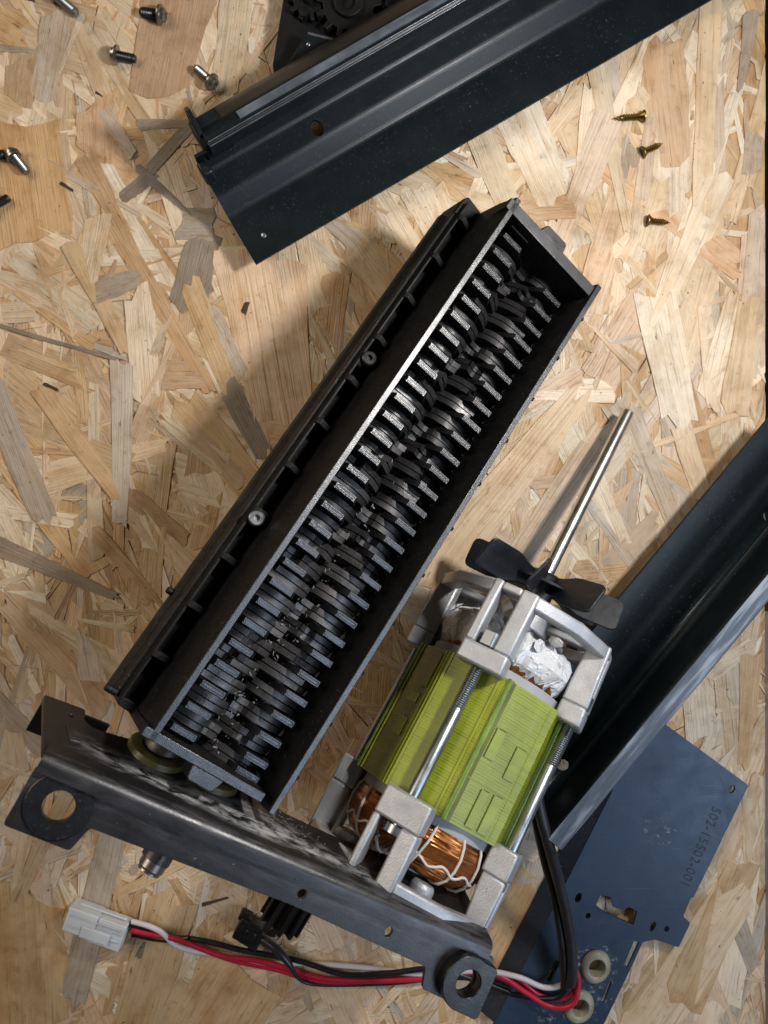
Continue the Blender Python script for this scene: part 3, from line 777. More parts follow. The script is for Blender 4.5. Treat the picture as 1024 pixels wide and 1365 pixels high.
# fluff of paper fibres caught in the grease
s = MB(); rg = random.Random(5)
for k in range(110):
    c = Vector((rg.gauss(81, 5.5), rg.uniform(.1, 1.3), rg.gauss(-20, 2.6))); d_ = Vector((rg.gauss(0, 1), rg.gauss(0, .35), rg.gauss(0, 1))).normalized(); e_ = Vector((rg.gauss(0, 1), rg.gauss(0, .4), rg.gauss(0, 1)))
    L_ = rg.uniform(.3, 1.5); s.tube([c, c + d_ * L_ * .5 + e_ * .25, c + d_ * L_ + e_ * .1], [.03, rg.uniform(.04, .16), .03], 4)
tag(br.part('paper_fluff', s, M['clump'], 0), kind='stuff')

# ------------------------------------------------------------------ motor
dm = Vector((.483, .84, -.246)).normalized()
mT = Vector((0, 0, HC)) + ray(838, 548) * .342
u0 = Vector((0, 0, 1)); u0 = (u0 - dm * u0.dot(dm)).normalized(); r0_ = dm.cross(u0); ph = rad(25)
e1 = u0 * cos(ph) - r0_ * sin(ph); e2 = u0 * sin(ph) + r0_ * cos(ph)
MF = Frame(mT - dm * .1869, e1, e2, dm)
mo = Thing('motor', 'electric motor with lime green laminated core, copper windings, black fan and long bright shaft', 'motor', MF, (.04, -.07, 0))
RI = 29.0
def octo(r):  # regular octagon, inradius r, flat facing x
    R_ = r / cos(pi / 8); return [(R_ * cos(pi / 8 + k * pi / 4), R_ * sin(pi / 8 + k * pi / 4)) for k in range(8)]
s = MB(); vs = []; fs = []; nl = 96; hh = 53.0
for j in range(nl):
    rj = RI - (.11 if j % 2 else 0) + random.uniform(-.05, .05)
    for z_ in (hh * j / nl, hh * (j + 1) / nl - .04): vs += [(x_, y_, z_) for x_, y_ in octo(rj)]
m_ = nl * 2
for j in range(m_ - 1):
    for k in range(8): fs.append((j * 8 + k, j * 8 + (k + 1) % 8, (j + 1) * 8 + (k + 1) % 8, (j + 1) * 8 + k))
fs.append(tuple(range(8))[::-1]); fs.append(tuple(range((m_ - 1) * 8, m_ * 8))); s.add(vs, fs)
mo.part('laminated_core', s, M['stack'], 0)
def facet(k, t, z, lift=0):
    """point on octagon flat k: t across the flat (mm), z along"""
    a = k * pi / 4; return Vector((RI * cos(a) - t * sin(a) + lift * cos(a), RI * sin(a) + t * cos(a) + lift * sin(a), z))
def slab(mb, k, t0, t1, z0, z1, l0, l1):
    P_ = [facet(k, t, z, l) for l in (l0, l1) for (t, z) in ((t0, z0), (t1, z0), (t1, z1), (t0, z1))]
    mb.add(P_, [(3, 2, 1, 0), (4, 5, 6, 7), (0, 1, 5, 4), (1, 2, 6, 5), (2, 3, 7, 6), (3, 0, 4, 7)])
# interlocked tabs: proud plates bounded by dark slits
def interlock(k, t0, t1, z0, z1):
    g = MB(); slab(g, k, t0, t1, z0, z1, -.5, .42); o = mo.part('interlock_tab', g, M['stack'], 0, .1)
    g = MB(); slab(g, k, t0 - .3, t0 - .04, z0, z1, -.3, .1); slab(g, k, t0 + 1, t1, z1 + .04, z1 + .28, -.3, .1); mo.part('interlock_slit', g, M['slit'], 0)
interlock(1, -8.5, -4.2, 25, 36); interlock(1, 2.5, 7.2, 22, 34); interlock(1, -3.2, .4, 1.5, 15); interlock(1, 2.6, 6.8, 1.5, 15.5)
interlock(7, 2.5, 6.5, 37, 51); interlock(7, -1.5, 5.2, 17, 24); interlock(7, -2.0, 4.5, 30, 34)
g = MB(); slab(g, 1, -11.9, 11.9, 16.2, 16.5, -.2, .14); slab(g, 1, -11.9, 4, 36.8, 37.0, -.2, .14); slab(g, 1, 8.6, 8.8, 0.5, 52, -.2, .12); mo.part('core_seam', g, M['stack'], 0)
for k, t in ((0, 11.2), (0, -11.4), (0, 8.2), (7, -9.6), (7, 8.8), (7, 10.6), (6, 9.6)):
    g = MB(); slab(g, k, t - .5, t + .5, 0, hh, -.3, .5); mo.part('core_rib', g, M['stack'], 0, .15)
for k in (1, 3, 5, 7):
    g = MB(); slab(g, k, -12.2, -9.4, .2, hh - .2, -.3, .07); mo.part('seam_groove', g, M['groove'], 0)
# weld seams in grooves at the corners
for a_ in (pi / 8, pi / 8 + pi / 2, pi / 8 + pi, pi / 8 + 3 * pi / 2):
    R_ = RI / cos(pi / 8) - .25; pts = [(R_ * cos(a_) + random.uniform(-.08, .08), R_ * sin(a_) + random.uniform(-.08, .08), z) for z in [k * 1.9 for k in range(29)]]
    g = MB(); g.tube(pts, [1.25 + random.uniform(-.12, .12) for _ in pts], 8); mo.part('weld_seam', g, M['green_bar'], 50)
# through bolts with nuts
def thread_prof(r, z0, z1, p, d):
    out = []; z = z0
    while z < z1 - p * .99: out += [(r - d, z), (r, z + p * .5)]; z += p
    return out + [(r - d, z1)]
for k in range(4):
    a = k * pi / 2; x_, y_ = 33.4 * cos(a), 33.4 * sin(a)
    g = MB(); g.lathe([(2.35, -9.5), (2.35, 35)] + thread_prof(2.5, 35.2, 63, .8, .32), 16); bo = mo.part('through_bolt', g, M['zinc'], 50, at=(x_, y_, 0))
    g = MB(); g.lathe([(1.2, 65.2), (3.9, 65.2), (4.5, 64.5), (4.5, 59.2)], 6, a0=a + .3); sub(bo, 'nut', g, M['zinc'], 30, .25)
    g = MB(); g.lathe([(2.4, -13), (4.0, -12.4), (4.1, -9.6), (2.2, -9.4)], 18); sub(bo, 'bolt_head', g, M['zinc'], 40)
# cast end frames: an octagonal ring, four slotted arms, spokes and a bearing hub
def end_frame(flip):
    s = MB()
    zt, zr0, zr1 = (52.2, 78.6, 84) if not flip else (-.2, -28.5, -24.5)
    for k in range(4):
        Mk = Matrix.Rotation(k * pi / 2, 4, 'Z')
        if not flip:
            s.box(27.6, 37.6, -8.6, 9.2, 51.2, 58.8, Mk)                         # block the bolt passes
            s.prism([(27.6, 58.6), (37.6, 58.6), (36.6, 84.2), (28, 84.2)], -8.6, -4.9, 'y', Mk)
            s.prism([(27.6, 58.6), (37.6, 58.6), (36.6, 84.2), (28, 84.2)], 2.6, 9.2, 'y', Mk)
            s.box(28, 36.5, -5, 2.8, 80.8, 84, Mk)
        else:
            s.box(27.6, 37.6, -8.8, 9.0, -9.0, 1.6, Mk)
            s.prism([(28.5, -8.9), (37.6, -8.9), (37.0, -29), (29.5, -29)], -8.8, -6.0, 'y', Mk)
            s.prism([(28.5, -8.9), (37.6, -8.9), (37.0, -29), (29.5, -29)], 2.4, 9.0, 'y', Mk)
        # bridge of the ring to the next arm
        a0 = Vector((36.2, 9)); a1 = Vector((-8.6 * 0 + 9 * 0 + 8.6, 36.2)); 
        p0 = Vector((36.0, 8.8)); p1 = Vector((8.4, 36.0)); q0 = Vector((30.2, 7.2)); q1 = Vector((7.0, 30.2))
        s.prism([tuple(p0), tuple((p0 + p1) / 2 + Vector((3.6, 3.6))), tuple(p1), tuple(q1), tuple((q0 + q1) / 2 + Vector((3, 3))), tuple(q0)], zr0 if not flip else zr0, zr1, 'z', Mk)
        # spokes
        Ms = Matrix.Rotation(k * pi / 2 + (pi / 4 if flip else 0), 4, 'Z')
        if not flip: s.box(9, 30, -2.6, 2.6, 80.4, 83.4, Ms)
        else: s.box(9, 30, -5.5, 5.5, -29.3, -26, Ms)
    if not flip:
        s.ring([(4.6, 77), (4.6, 88), (10, 88), (11, 84), (11, 77)], 28)
    else:
        s.ring([(4.6, -33), (4.6, -20), (11.5, -20), (13, -26), (13, -33)], 28)
        s.ring([(22, -29.6), (22, -27.2), (30.5, -27.2), (30.5, -29.6)], 32)
        for k in range(4):
            a = k * pi / 2 + .62; s.lathe([(4.6, -30), (4.4, -22.4), (3.6, -21.8)], 16, Matrix.Translation((24.5 * cos(a), 24.5 * sin(a), 0)))
    return s
mo.part('end_frame', end_frame(False), M['cast'], 30, .9)
mo.part('end_frame', end_frame(True), M['cast'], 30, .9)
# coil heads
def coil(a0, a1, rm, rr, zc, zr, nu=28, nv=14, amp=0, seed=0):
    """a padded arc of winding about the motor axis; returns MB with uv list"""
    rg = random.Random(seed); s = MB(); vs = []; uv = []
    for i in range(nu + 1):
        f = i / nu; a = a0 + (a1 - a0) * f; e = (1 - abs(2 * f - 1) ** 5) ** .5 if 0 < f < 1 else .25
        for j in range(nv):
            t = 2 * pi * j / nv; n_ = 1 + (rg.uniform(-amp, amp) if amp else 0)
            r = rm + rr * cos(t) * (.55 + .45 * e) * n_; z = zc + zr * sin(t) * max(.3, e) * n_
            vs.append((r * cos(a), r * sin(a), z)); uv.append((f, j / nv))
    fs = []
    for i in range(nu):
        for j in range(nv): fs.append((i * nv + j, i * nv + (j + 1) % nv, (i + 1) * nv + (j + 1) % nv, (i + 1) * nv + j))
    fs.append(tuple(range(nv))[::-1]); fs.append(tuple(range(nu * nv, (nu + 1) * nv))); s.add(vs, fs); s.uv = uv; return s
def coil_mesh(name, s, mat, smooth=180):
    me = s.mesh(name, mat, smooth); u = me.uv_layers.new(name='UVMap')
    for lp in me.loops: u.data[lp.index].uv = s.uv[lp.vertex_index]
    return me
for k, ac in enumerate((45, 135, 225, 315)):
    a0, a1 = rad(ac - 43), rad(ac + 43)
    w_ = mo.part('coil_winding', coil_mesh('coil_winding', coil(a0, a1, 20.5, 7.4, -9.5, 11.2, amp=.015, seed=k), M['copper']), None)
    # lacing cord round the coil
    for f in (.18, .5, .82):
        a = a0 + (a1 - a0) * f; pts = []
        for j in range(16):
            t = 2 * pi * j / 16; aa = a + .10 * sin(t * 1.0 + f * 4)
            r = 20.5 + 7.75 * cos(t); z = -9.5 + 11.6 * sin(t); pts.append((r * cos(aa), r * sin(aa), z))
        g = MB(); g.tube(pts, .55, 7, True); sub(w_, 'lacing_cord', g, M['cord'], 60)
    pts = []
    for i in range(13):
        a = a0 + (a1 - a0) * (.12 + .76 * i / 12); zz = -15.2 + 1.0 * sin(i * 1.5); r = 20.5 + 6.8; pts.append((r * cos(a), r * sin(a), zz))
    g = MB(); g.tube(smooth_path(pts, 5), .5, 7); sub(w_, 'lacing_cord', g, M['cord'], 60)
    # paper collars between core and coils
    for z0, z1 in ((-3.6, .2), (52.8, 56.6)):
        g = MB(); vs = []; fs = []
        for i in range(11):
            a = a0 + (a1 - a0) * i / 10
            for r_, z in ((26.6, z0), (27.2, z0), (27.2, z1), (26.6, z1)): vs.append((r_ * cos(a), r_ * sin(a), z))
        for i in range(10):
            for j in range(4): fs.append((i * 4 + j, i * 4 + (j + 1) % 4, (i + 1) * 4 + (j + 1) % 4, (i + 1) * 4 + j))
        fs += [(3, 2, 1, 0), (40, 41, 42, 43)]; g.add(vs, fs); mo.part('paper_collar', g, M['insulation'], 40)
    mo.part('coil_winding', coil_mesh('coil_winding', coil(a0, a1, 20.0, 6.2, 59.5, 7.5, amp=.02, seed=k + 9), M['copper']), None)
    c = coil(a0 - .02, a1 + .02, 20.8, 7.6, 64.5, 9.4, 18, 13, amp=.13, seed=k + 20)
    o = mo.part('film_wrap', coil_mesh('film_wrap', c, M['film'], 20), None)
    # loose folds of film
    g = MB(); rg = random.Random(40 + k)
    for q in range(9):
        a = a0 + (a1 - a0) * rg.random(); r = rg.uniform(16, 28); z = rg.uniform(66, 75)
        M_ = Matrix.Translation((r * cos(a), r * sin(a), z)) @ Matrix.Rotation(a, 4, 'Z') @ Matrix.Rotation(rg.uniform(-1, 1), 4, 'X') @ Matrix.Rotation(rg.uniform(-1.2, 1.2), 4, 'Y')
        g.lathe([(.3, -1.2), (rg.uniform(2.2, 4.5), -.4), (rg.uniform(2, 4), .5), (.4, 1.3)], 7, M_ @ Matrix.Diagonal((1.3, .8, .8, 1)))
    sub(o, 'film_fold', g, M['film'], 25)
# rotor, shaft with flat, fan
g = MB(); g.lathe([(12, -18), (13, -17), (13, 70), (11.5, 71)], 28); mo.part('rotor', g, M['greyscrew'], 30)
g = MB(); g.lathe([(3.2, -36), (3.2, 96), (2.6, 96.2), (2.6, 104.5), (2.75, 104.7), (2.75, 186), (2.2, 186.9)], 24); mo.part('shaft', g, M['shaft'], 30)
FZ = 99.0
g = MB(); g.lathe([(2.9, FZ - 7), (6.2, FZ - 6.6), (6.6, FZ + 3), (5.6, FZ + 4.5), (2.9, FZ + 4.6)], 24); g.lathe([(5, FZ - .6), (14.5, FZ - .5), (14.5, FZ + .5), (5, FZ + .6)], 32); Tf = Matrix.Translation((0, 0, FZ)) @ Matrix.Rotation(rad(9), 4, 'Y') @ Matrix.Translation((0, 0, -FZ)); g.v = [tuple(Tf @ Vector(p)) for p in g.v]; fan = mo.part('fan', g, M['fan'], 35)
for k in range(8):
    a = k * pi / 4 + rad(6)
    prof2 = round_poly([(3, -3.6), (11, -4.2), (17, -6.6), (33.0, -6.8), (33.8, 6.6), (18, 7.0), (11, 4.2), (3, 3.6)], 3.2)
    vs = []; n_ = len(prof2)
    for t_ in (-.55, .55):
        for (r_, c_) in prof2:
            tw = rad(-98 - 12 * (r_ / 35)); vs.append(Vector((r_, c_ * cos(tw) - t_ * sin(tw), c_ * sin(tw) + t_ * cos(tw) + FZ)))
    Mk = Matrix.Rotation(a, 4, 'Z'); vs = [Tf @ (Mk @ p) for p in vs]
    fs = [tuple(range(n_))[::-1], tuple(range(n_, 2 * n_))] + [(i, (i + 1) % n_, n_ + (i + 1) % n_, n_ + i) for i in range(n_)]
    g = MB(); g.add(vs, fs); sub(fan, 'fan_blade', g, M['fan'], 30, .2)

# ------------------------------------------------------------------ folded rail across the top
rO = at(345, 350, 12); rX = (at(930, 10, 6) - rO).normalized()
RF = frame_xz(rO, rX, (0, 0, 1))
ra = Thing('folded_rail', 'long black folded metal rail across the top with small eared tab', 'metal rail', RF, (.05, .17, 0))
def with_hole(me, cyl):
    """cut a cylinder out of a mesh"""
    a = bpy.data.objects.new('tmp', me); b_ = bpy.data.objects.new('tmp2', cyl); COL.objects.link(a); COL.objects.link(b_)
    md = a.modifiers.new('b', 'BOOLEAN'); md.operation = 'DIFFERENCE'; md.object = b_; md.solver = 'EXACT'
    bpy.context.view_layer.update()
    r = bpy.data.meshes.new_from_object(a.evaluated_get(bpy.context.evaluated_depsgraph_get()))
    bpy.data.objects.remove(a); bpy.data.objects.remove(b_); return r
def fillet(path, r, n=4):
    out = [path[0]]
    for i in range(1, len(path) - 1):
        p = Vector(path[i]); a = Vector(path[i - 1]) - p; b = Vector(path[i + 1]) - p
        q = min(r, a.length * .45, b.length * .45); s0 = p + a.normalized() * q; s1 = p + b.normalized() * q
        for k in range(n + 1):
            t = k / n; v = s0 * (1 - t) ** 2 + p * 2 * t * (1 - t) + s1 * t * t; out.append((v.x, v.y))
    return out + [path[-1]]
lf = fillet([(0, 0), (23.0, .6), (30.3, 6.6), (41.0, 9.0), (44.4, 14.0), (42.6, 20.5)], 1.6)
s = MB(); s.sheet(lf, 1.3, -1.5, 40)
s2 = MB(); s2.sheet(lf, 1.3, 62, 300); s3 = MB(); s3.sheet(lf, 1.3, 40, 62)
cy = MB(); cy.lathe([(1, -20), (1, 40)], 20, Matrix.Translation((50.5, 34.5, 0)) @ Matrix.Diagonal((2.6, 3.4, 1, 1)))
me = with_hole(s3.mesh('lower_fold', M['paint'], 50), cy.mesh('c', None))
bm = bmesh.new(); bm.from_mesh(me)
for q in (s, s2): bm.from_mesh(q.mesh('q', M['paint'], 50))
ends = [f for f in bm.faces if abs(f.normal.x) > .99 and min(abs(f.calc_center_median().x - c_) for c_ in (.04, .062)) < 1e-4]
bmesh.ops.delete(bm, geom=ends, context='FACES'); bmesh.ops.triangulate(bm, faces=[f for f in bm.faces if len(f.verts) > 4])
bmesh.ops.remove_doubles(bm, verts=bm.verts, dist=1e-6); bm.to_mesh(me); bm.free()
me.polygons.foreach_set('use_smooth', [False] * len(me.polygons))
ra.part('lower_fold', me, None)
s = MB(); s.sheet(fillet([(41.6, 17), (41.2, 24.0), (44.4, 25.6), (50, 23.2), (58, 16.5), (62.5, 11), (63.8, 7.5)], 2.2), 1.3, 5.5, 300); ra.part('upper_fold', s, M['paint'], 50)
s = MB(); s.box(6, 300, 42.6, 43.0, 25.9, 26.15); s.box(6, 300, 41.15, 41.5, 25.05, 25.3); ra.part('pale_ridge', s, M['edge'], 20, .05)  # two thin pale lines along the ridge
s = MB(); s.prism([(44.9, 25.2), (44.9, 25.98), (48.9, 24.25), (48.9, 23.7)], 22, 300, 'x'); ra.part('sheen_strip', s, M['ridge_sheen'], 20)  # added strip that carries the ridge's painted blue highlight
s = MB(); s.box(3, 16, 43, 56, 12, 22.5); ra.part('end_block', s, M['paint'], 20, .8)
s = MB(); s.prism([(47, 14), (58.5, 14), (61, 17), (60.2, 25), (56, 29.8), (52, 28.5), (47, 22)], 4.4, 6.2, 'x')
cy = MB(); cy.lathe([(2.0, -10), (2.0, 20)], 18, Matrix.Translation((0, 56.3, 23)) @ Matrix.Rotation(pi / 2, 4, 'Y'))
ra.part('eared_tab', with_hole(s.mesh('eared_tab', M['paint'], 30), cy.mesh('c', None)), None, bevel=.25)
s = MB(); s.box(-2.5, 2.5, 36, 42.5, 8, 17); ra.part('corner_tab', s, M['paint'], 20, .9)
s = MB(); s.lathe([(1.2, 0), (1.1, .3), (.5, .5)], 10); ra.part('weld_mark', s, M['edge'], 40, at=(8, 9, .3))

# ------------------------------------------------------------------ folded channel at the right
cO = at(800, 815, 10); cX = at(1016, 555, 10) - cO
CF = frame_xz(cO, cX, (0, 0, 1))     # x along, y toward upper left, z up: path uses -y
ch = Thing('folded_channel', 'black folded metal channel leaning over the right edge, scuffed blue along its raised edge', 'metal channel', CF, (.12, -.06, 0))
LC = 111.2
s = MB(); s.sheet(fillet([(0, 9.6), (-9, 6.6), (-17, 3.2), (-31, 2.6), (-33.4, 5), (-33.0, 29), (-40.2, 29.6), (-41.6, 27), (-41.4, 3)], 2.4, 5)[::-1], 1.4, -86, LC)
me = s.mesh('channel_sheet', M['paint'], 50)
for hx, hy, hr in ((-62, -29.6, 2.6), (78.6, -29.0, 2.3)):
    cy = MB(); cy.lathe([(hr, -10), (hr, 12)], 20, Matrix.Translation((hx, hy, 0))); me = with_hole(me, cy.mesh('c', None))
ch.part('channel_sheet', me, None)
s = MB(); s.prism([(-33.7, 29.10), (-33.7, 29.17), (-40.1, 29.70), (-40.9, 28.7), (-40.85, 28.6), (-40.05, 29.6)], -85.8, LC - .2, 'x')
ch.part('worn_edge', s, M['scuff'], 30)

# ------------------------------------------------------------------ blue cover plate with stamped number
PXY = lambda pts, h=6: [((at(u_, v_, h) / MM).x, (at(u_, v_, h) / MM).y) for u_, v_ in pts]
z8 = lambda pts: [(640 + a_ / 2.667, 1050 + b_ / 2.667) for a_, b_ in pts]
outl = [(998, 1047), (925, 1196), (921, 1197.5), (911, 1222), (920.5, 1231), (905, 1263), (873, 1252.5), (857, 1256), (845, 1283), (802, 1372), (655, 1372), (700, 1284), (816, 1055), (832, 925)]
# orientation frame: x along the right edge
STAIN = []
def st(u_, v_, r_, d_): p = at(u_, v_, 6); STAIN.append((p.x, p.y, r_, d_))
cp_off = Vector((0, 0, 0))
st(795, 1288, .016, 1.0); st(775, 1340, .014, 1.0); st(868, 1196, .005, 2.0); st(808, 1240, .006, .9); st(880, 1105, .013, .62); st(770, 1010, .02, .3); st(960, 1060, .006, .6); st(730, 1355, .016, .6); st(792, 1330, .012, .8)
M['cover'] = mat_cover()
cp = Thing('cover_plate', 'flat blue-black metal cover plate with stamped number and cut-outs, two greasy white bushings in it', 'metal plate', WORLDF, (.10, -.15, 0))
hl = [z8([(412, 418), (430, 381), (465, 390), (472, 424), (508, 437), (530, 425), (558, 440), (545, 489), (520, 478), (440, 442)])]
def eh(u_, v_, a_, b_, ang): 
    p = at(u_, v_, 6) / MM; return circ(p.x, p.y, a_, 14, b_, ang)
loops = [round_poly(PXY(outl), .8, 3), round_poly(PXY(hl[0]), .6, 2), eh(975.5, 1052, 1.3, 2.0, -.35), eh(771, 1197, 1.3, 2.3, -.4), eh(784, 1221, 1.0, 1.4, -.4), eh(870.5, 1235.5, 1.0, 2.3, -.45), eh(889, 1238.5, 1.0, 1.3, -.4),
         PXY(z8([(548, 545), (565, 552), (525, 640), (511, 634)])), PXY(z8([(268, 612), (286, 620), (252, 694), (236, 688)])), PXY(z8([(461, 686), (469, 690), (440, 766), (432, 762)])), eh(794, 1288, 4.2, 4.9, -.4), eh(772, 1341, 4.2, 4.9, -.4)]
me = cut_plate('plate', loops, 1.4, .12); me.materials.append(M['cover']); me.transform(Matrix.Translation((0, 0, .0046)))
cp.part('plate', me, None)
# folded-down side
a_, b_ = at(660, 1364, 6) / MM, at(816, 1058, 6) / MM; dr = (b_ - a_).normalized(); nr = Vector((-dr.y, dr.x, 0))
s = MB(); P0 = [a_ + Vector((0, 0, -.1)), b_ + Vector((0, 0, -.1)), b_ + nr * 8 + Vector((0, 0, -4.4)), a_ + nr * 8 + Vector((0, 0, -4.4))]
s.add(P0 + [p + Vector((0, 0, -.9)) for p in P0], [(0, 1, 2, 3), (7, 6, 5, 4), (0, 4, 5, 1), (1, 5, 6, 2), (2, 6, 7, 3), (3, 7, 4, 0)])
cp.part('folded_side', s, M['paint_blue'], 20)
for (u_, v_) in ((794, 1288), (772, 1341)):
    p = at(u_, v_, 6) / MM
    s = MB(); s.ring([(3.6, -4), (3.6, 1.7), (4.2, 2.3), (5.6, 2.2), (6.9, .9), (7.0, .1), (4.2, 0), (4.2, -4)], 32, Matrix.Diagonal((.92, 1.08, 1, 1))); cp.part('bushing', s, M['bushing'], 45, at=(p.x, p.y, 6), rot=(0, 0, -.4))
# stamped number
cu = bpy.data.curves.new('stamp', 'FONT'); cu.body = '502-15502-001'; cu.size = 6.0 * MM; cu.extrude = .00004; cu.space_character = 1.12; cu.shear = .0
to = bpy.data.objects.new('stamp', cu); COL.objects.link(to); bpy.context.view_layer.update()
tm = bpy.data.meshes.new_from_object(to.evaluated_get(bpy.context.evaluated_depsgraph_get())); bpy.data.objects.remove(to); bpy.data.curves.remove(cu)
tm.materials.clear(); tm.materials.append(M['ink'])
p0 = at(951, 1074, 6); p1 = at(908, 1176, 6); ang = math.atan2(p1.y - p0.y, p1.x - p0.x)
wid = max(v.co.x for v in tm.vertices) - min(v.co.x for v in tm.vertices); k_ = (p1 - p0).length / wid
tm.transform(Matrix.Scale(k_, 4, (1, 0, 0)))
cp.part('stamped_number', tm, None, at=(p0.x / MM, p0.y / MM, 6.06), rot=(0, 0, ang))

# ------------------------------------------------------------------ gearbox half hidden behind the rail
GF = frame_xz(Vector((rO.x, rO.y, 0)), Vector((rX.x, rX.y, 0)), (0, 0, 1))
gb = Thing('gearbox', 'black plastic gearbox with a toothed wheel, half hidden behind the long rail', 'gearbox', GF, tuple(at(480, 0, 0)))
def G(u_, v_, h):
    q = GF.R.transposed() @ (at(u_, v_, h) - GF.o) / MM; return (q.x, max(q.y, 46.5))
s = MB(); s.prism(round_poly([G(387, -60, 8), G(363, 88, 8), G(372, 130, 8), (140, 46.5), G(720, -60, 8)], 2), .9, 8, 'z'); gb.part('housing', s, M['gear_black'], 30, .8)
gx, gy = G(474, 22, 12)
s = MB(); s.prism(gear_loop(11.2, 14.6, 13), 8.1, 12.5, 'z', Matrix.Translation((gx, gy + 6, 0)));  s.ring([(3, 8), (3, 14.2), (4, 14.6), (6.4, 14.4), (6.8, 8)], 20, Matrix.Translation((gx, gy + 6, 0))); gb.part('gear_wheel', s, M['gear_black'], 30, .3)
g2x, g2y = G(425, 10, 12)
s = MB(); s.prism(gear_loop(6.5, 9, 10), 8.1, 11, 'z', Matrix.Translation((g2x - 2, g2y + 6, 0))); s.lathe([(2.4, 10), (2.3, 14), (1, 14.3)], 16, Matrix.Translation((g2x - 2, g2y + 6, 0))); gb.part('gear_wheel', s, M['gear_black'], 30, .3)
for u_, v_ in ((545, -8), (520, 4), (405, 15)):
    s = MB(); s.lathe([(2.4, 7.8), (2.2, 12), (1.0, 12.2)], 16); bx_, by_ = G(u_, v_, 12); gb.part('boss', s, M['gear_black'], 35, at=(bx_, by_, 0))
# upright metal tab, its bright top edge towards the camera
t0, t1, t2 = G(409, 45, 16), G(456, 57, 16), G(378, 92, 14)
s = MB(); A3 = Vector((*t0, 16)); B3 = Vector((*t1, 16)); e_ = (B3 - A3).normalized(); dn = (Vector((*t2, 14)) - A3); dn = dn - Vector((0, 0, 1.5))
nn_ = e_.cross(dn).normalized() * .55
for q in (1, -1): s.v += [tuple(p + nn_ * q) for p in (A3, B3, B3 + dn * .55, A3 + dn)]
s.f = [(0, 1, 2, 3), (7, 6, 5, 4), (0, 4, 5, 1), (1, 5, 6, 2), (2, 6, 7, 3), (3, 7, 4, 0)]
gb.part('metal_tab', s, M['paint'], 20, .1)
s = MB(); s.tube([A3 + Vector((0, 0, .5)) + e_ * .6, B3 + Vector((0, 0, .5)) - e_ * .3], .62, 6); gb.part('bright_edge', s, M['edge'], 30)
s = MB(); s.lathe([(.9, -.2), (.9, .5), (.5, .8)], 12); c_ = A3 + e_ * 3.2 + dn * .24; gb.part('rivet', s, M['edge'], 40, at=tuple(c_))

# ------------------------------------------------------------------ wiring
wh = Thing('wiring_harness', 'bundle of red, black and white wires ending in a white plug', 'wiring', WORLDF, tuple(at(330, 1290, 0)))
WP = lambda pts: [tuple(at(u_, v_, h) / MM) for u_, v_, h in pts]
def wire(th, name, pts, r, mat, n=8):
    g = MB(); g.tube(smooth_path(WP(pts), 8), r, n); return th.part(name, g, mat, 60)
wire(wh, 'red_wire', [(175, 1240, 6), (205, 1246, 6), (240, 1253, 7), (265, 1263, 6), (300, 1275, 4), (335, 1279, 3.2), (375, 1288, 3.2), (430, 1304, 3.2), (500, 1307, 3.2), (570, 1304, 3.4), (640, 1296, 5), (672, 1304, 8), (700, 1322, 9), (735, 1342, 10), (764, 1338, 12), (771, 1310, 12), (766, 1292, 13)], 1.25, M['wire_red'])
wire(wh, 'red_wire', [(260, 1262, 4), (310, 1280, 2.6), (370, 1293, 2.4), (430, 1309, 2.4), (520, 1306, 2.3), (600, 1298, 3), (660, 1296, 5), (690, 1304, 8), (720, 1326, 8), (752, 1332, 9), (768, 1318, 10)], 1.05, M['wire_red'])
wire(wh, 'black_wire', [(172, 1232, 5), (200, 1240, 5), (225, 1249, 4.5), (258, 1252, 5.5), (285, 1257, 6), (320, 1266, 6), (352, 1272, 5), (400, 1281, 5.5), (460, 1299, 4.4), (520, 1297, 4.4), (580, 1292, 5), (650, 1312, 5), (690, 1326, 6), (740, 1330, 11), (757, 1310, 14), (760, 1280, 15)], 1.25, M['wire_black'])
wire(wh, 'black_wire', [(176, 1245, 4), (205, 1251, 4), (230, 1253, 5.4), (252, 1250, 6.6)], 1.2, M['wire_black'])
wire(wh, 'white_wire', [(176, 1228, 6), (200, 1235, 7), (216, 1243, 7.2), (232, 1258, 6), (255, 1267, 4), (285, 1271, 2.6), (320, 1277, 2), (360, 1284, 2), (400, 1284, 2), (440, 1286, 2.2), (490, 1290, 2.4), (560, 1298, 3), (640, 1294, 6), (690, 1302, 9), (725, 1316, 10), (750, 1312, 12), (758, 1296, 13)], 1.2, M['wire_white'])
wire(wh, 'cable_sleeve', [(760, 1312, 16), (763, 1292, 18), (761, 1255, 20), (752, 1205, 24), (741, 1160, 30), (730, 1120, 36), (721, 1085, 38), (714, 1050, 36)], 2.35, M['sleeve'], 12)
wire(wh, 'cable_sleeve', [(752, 1318, 14), (751, 1290, 17), (748, 1250, 19), (738, 1195, 22), (726, 1150, 27), (716, 1105, 33), (708, 1060, 34)], 1.6, M['wire_black'], 10)
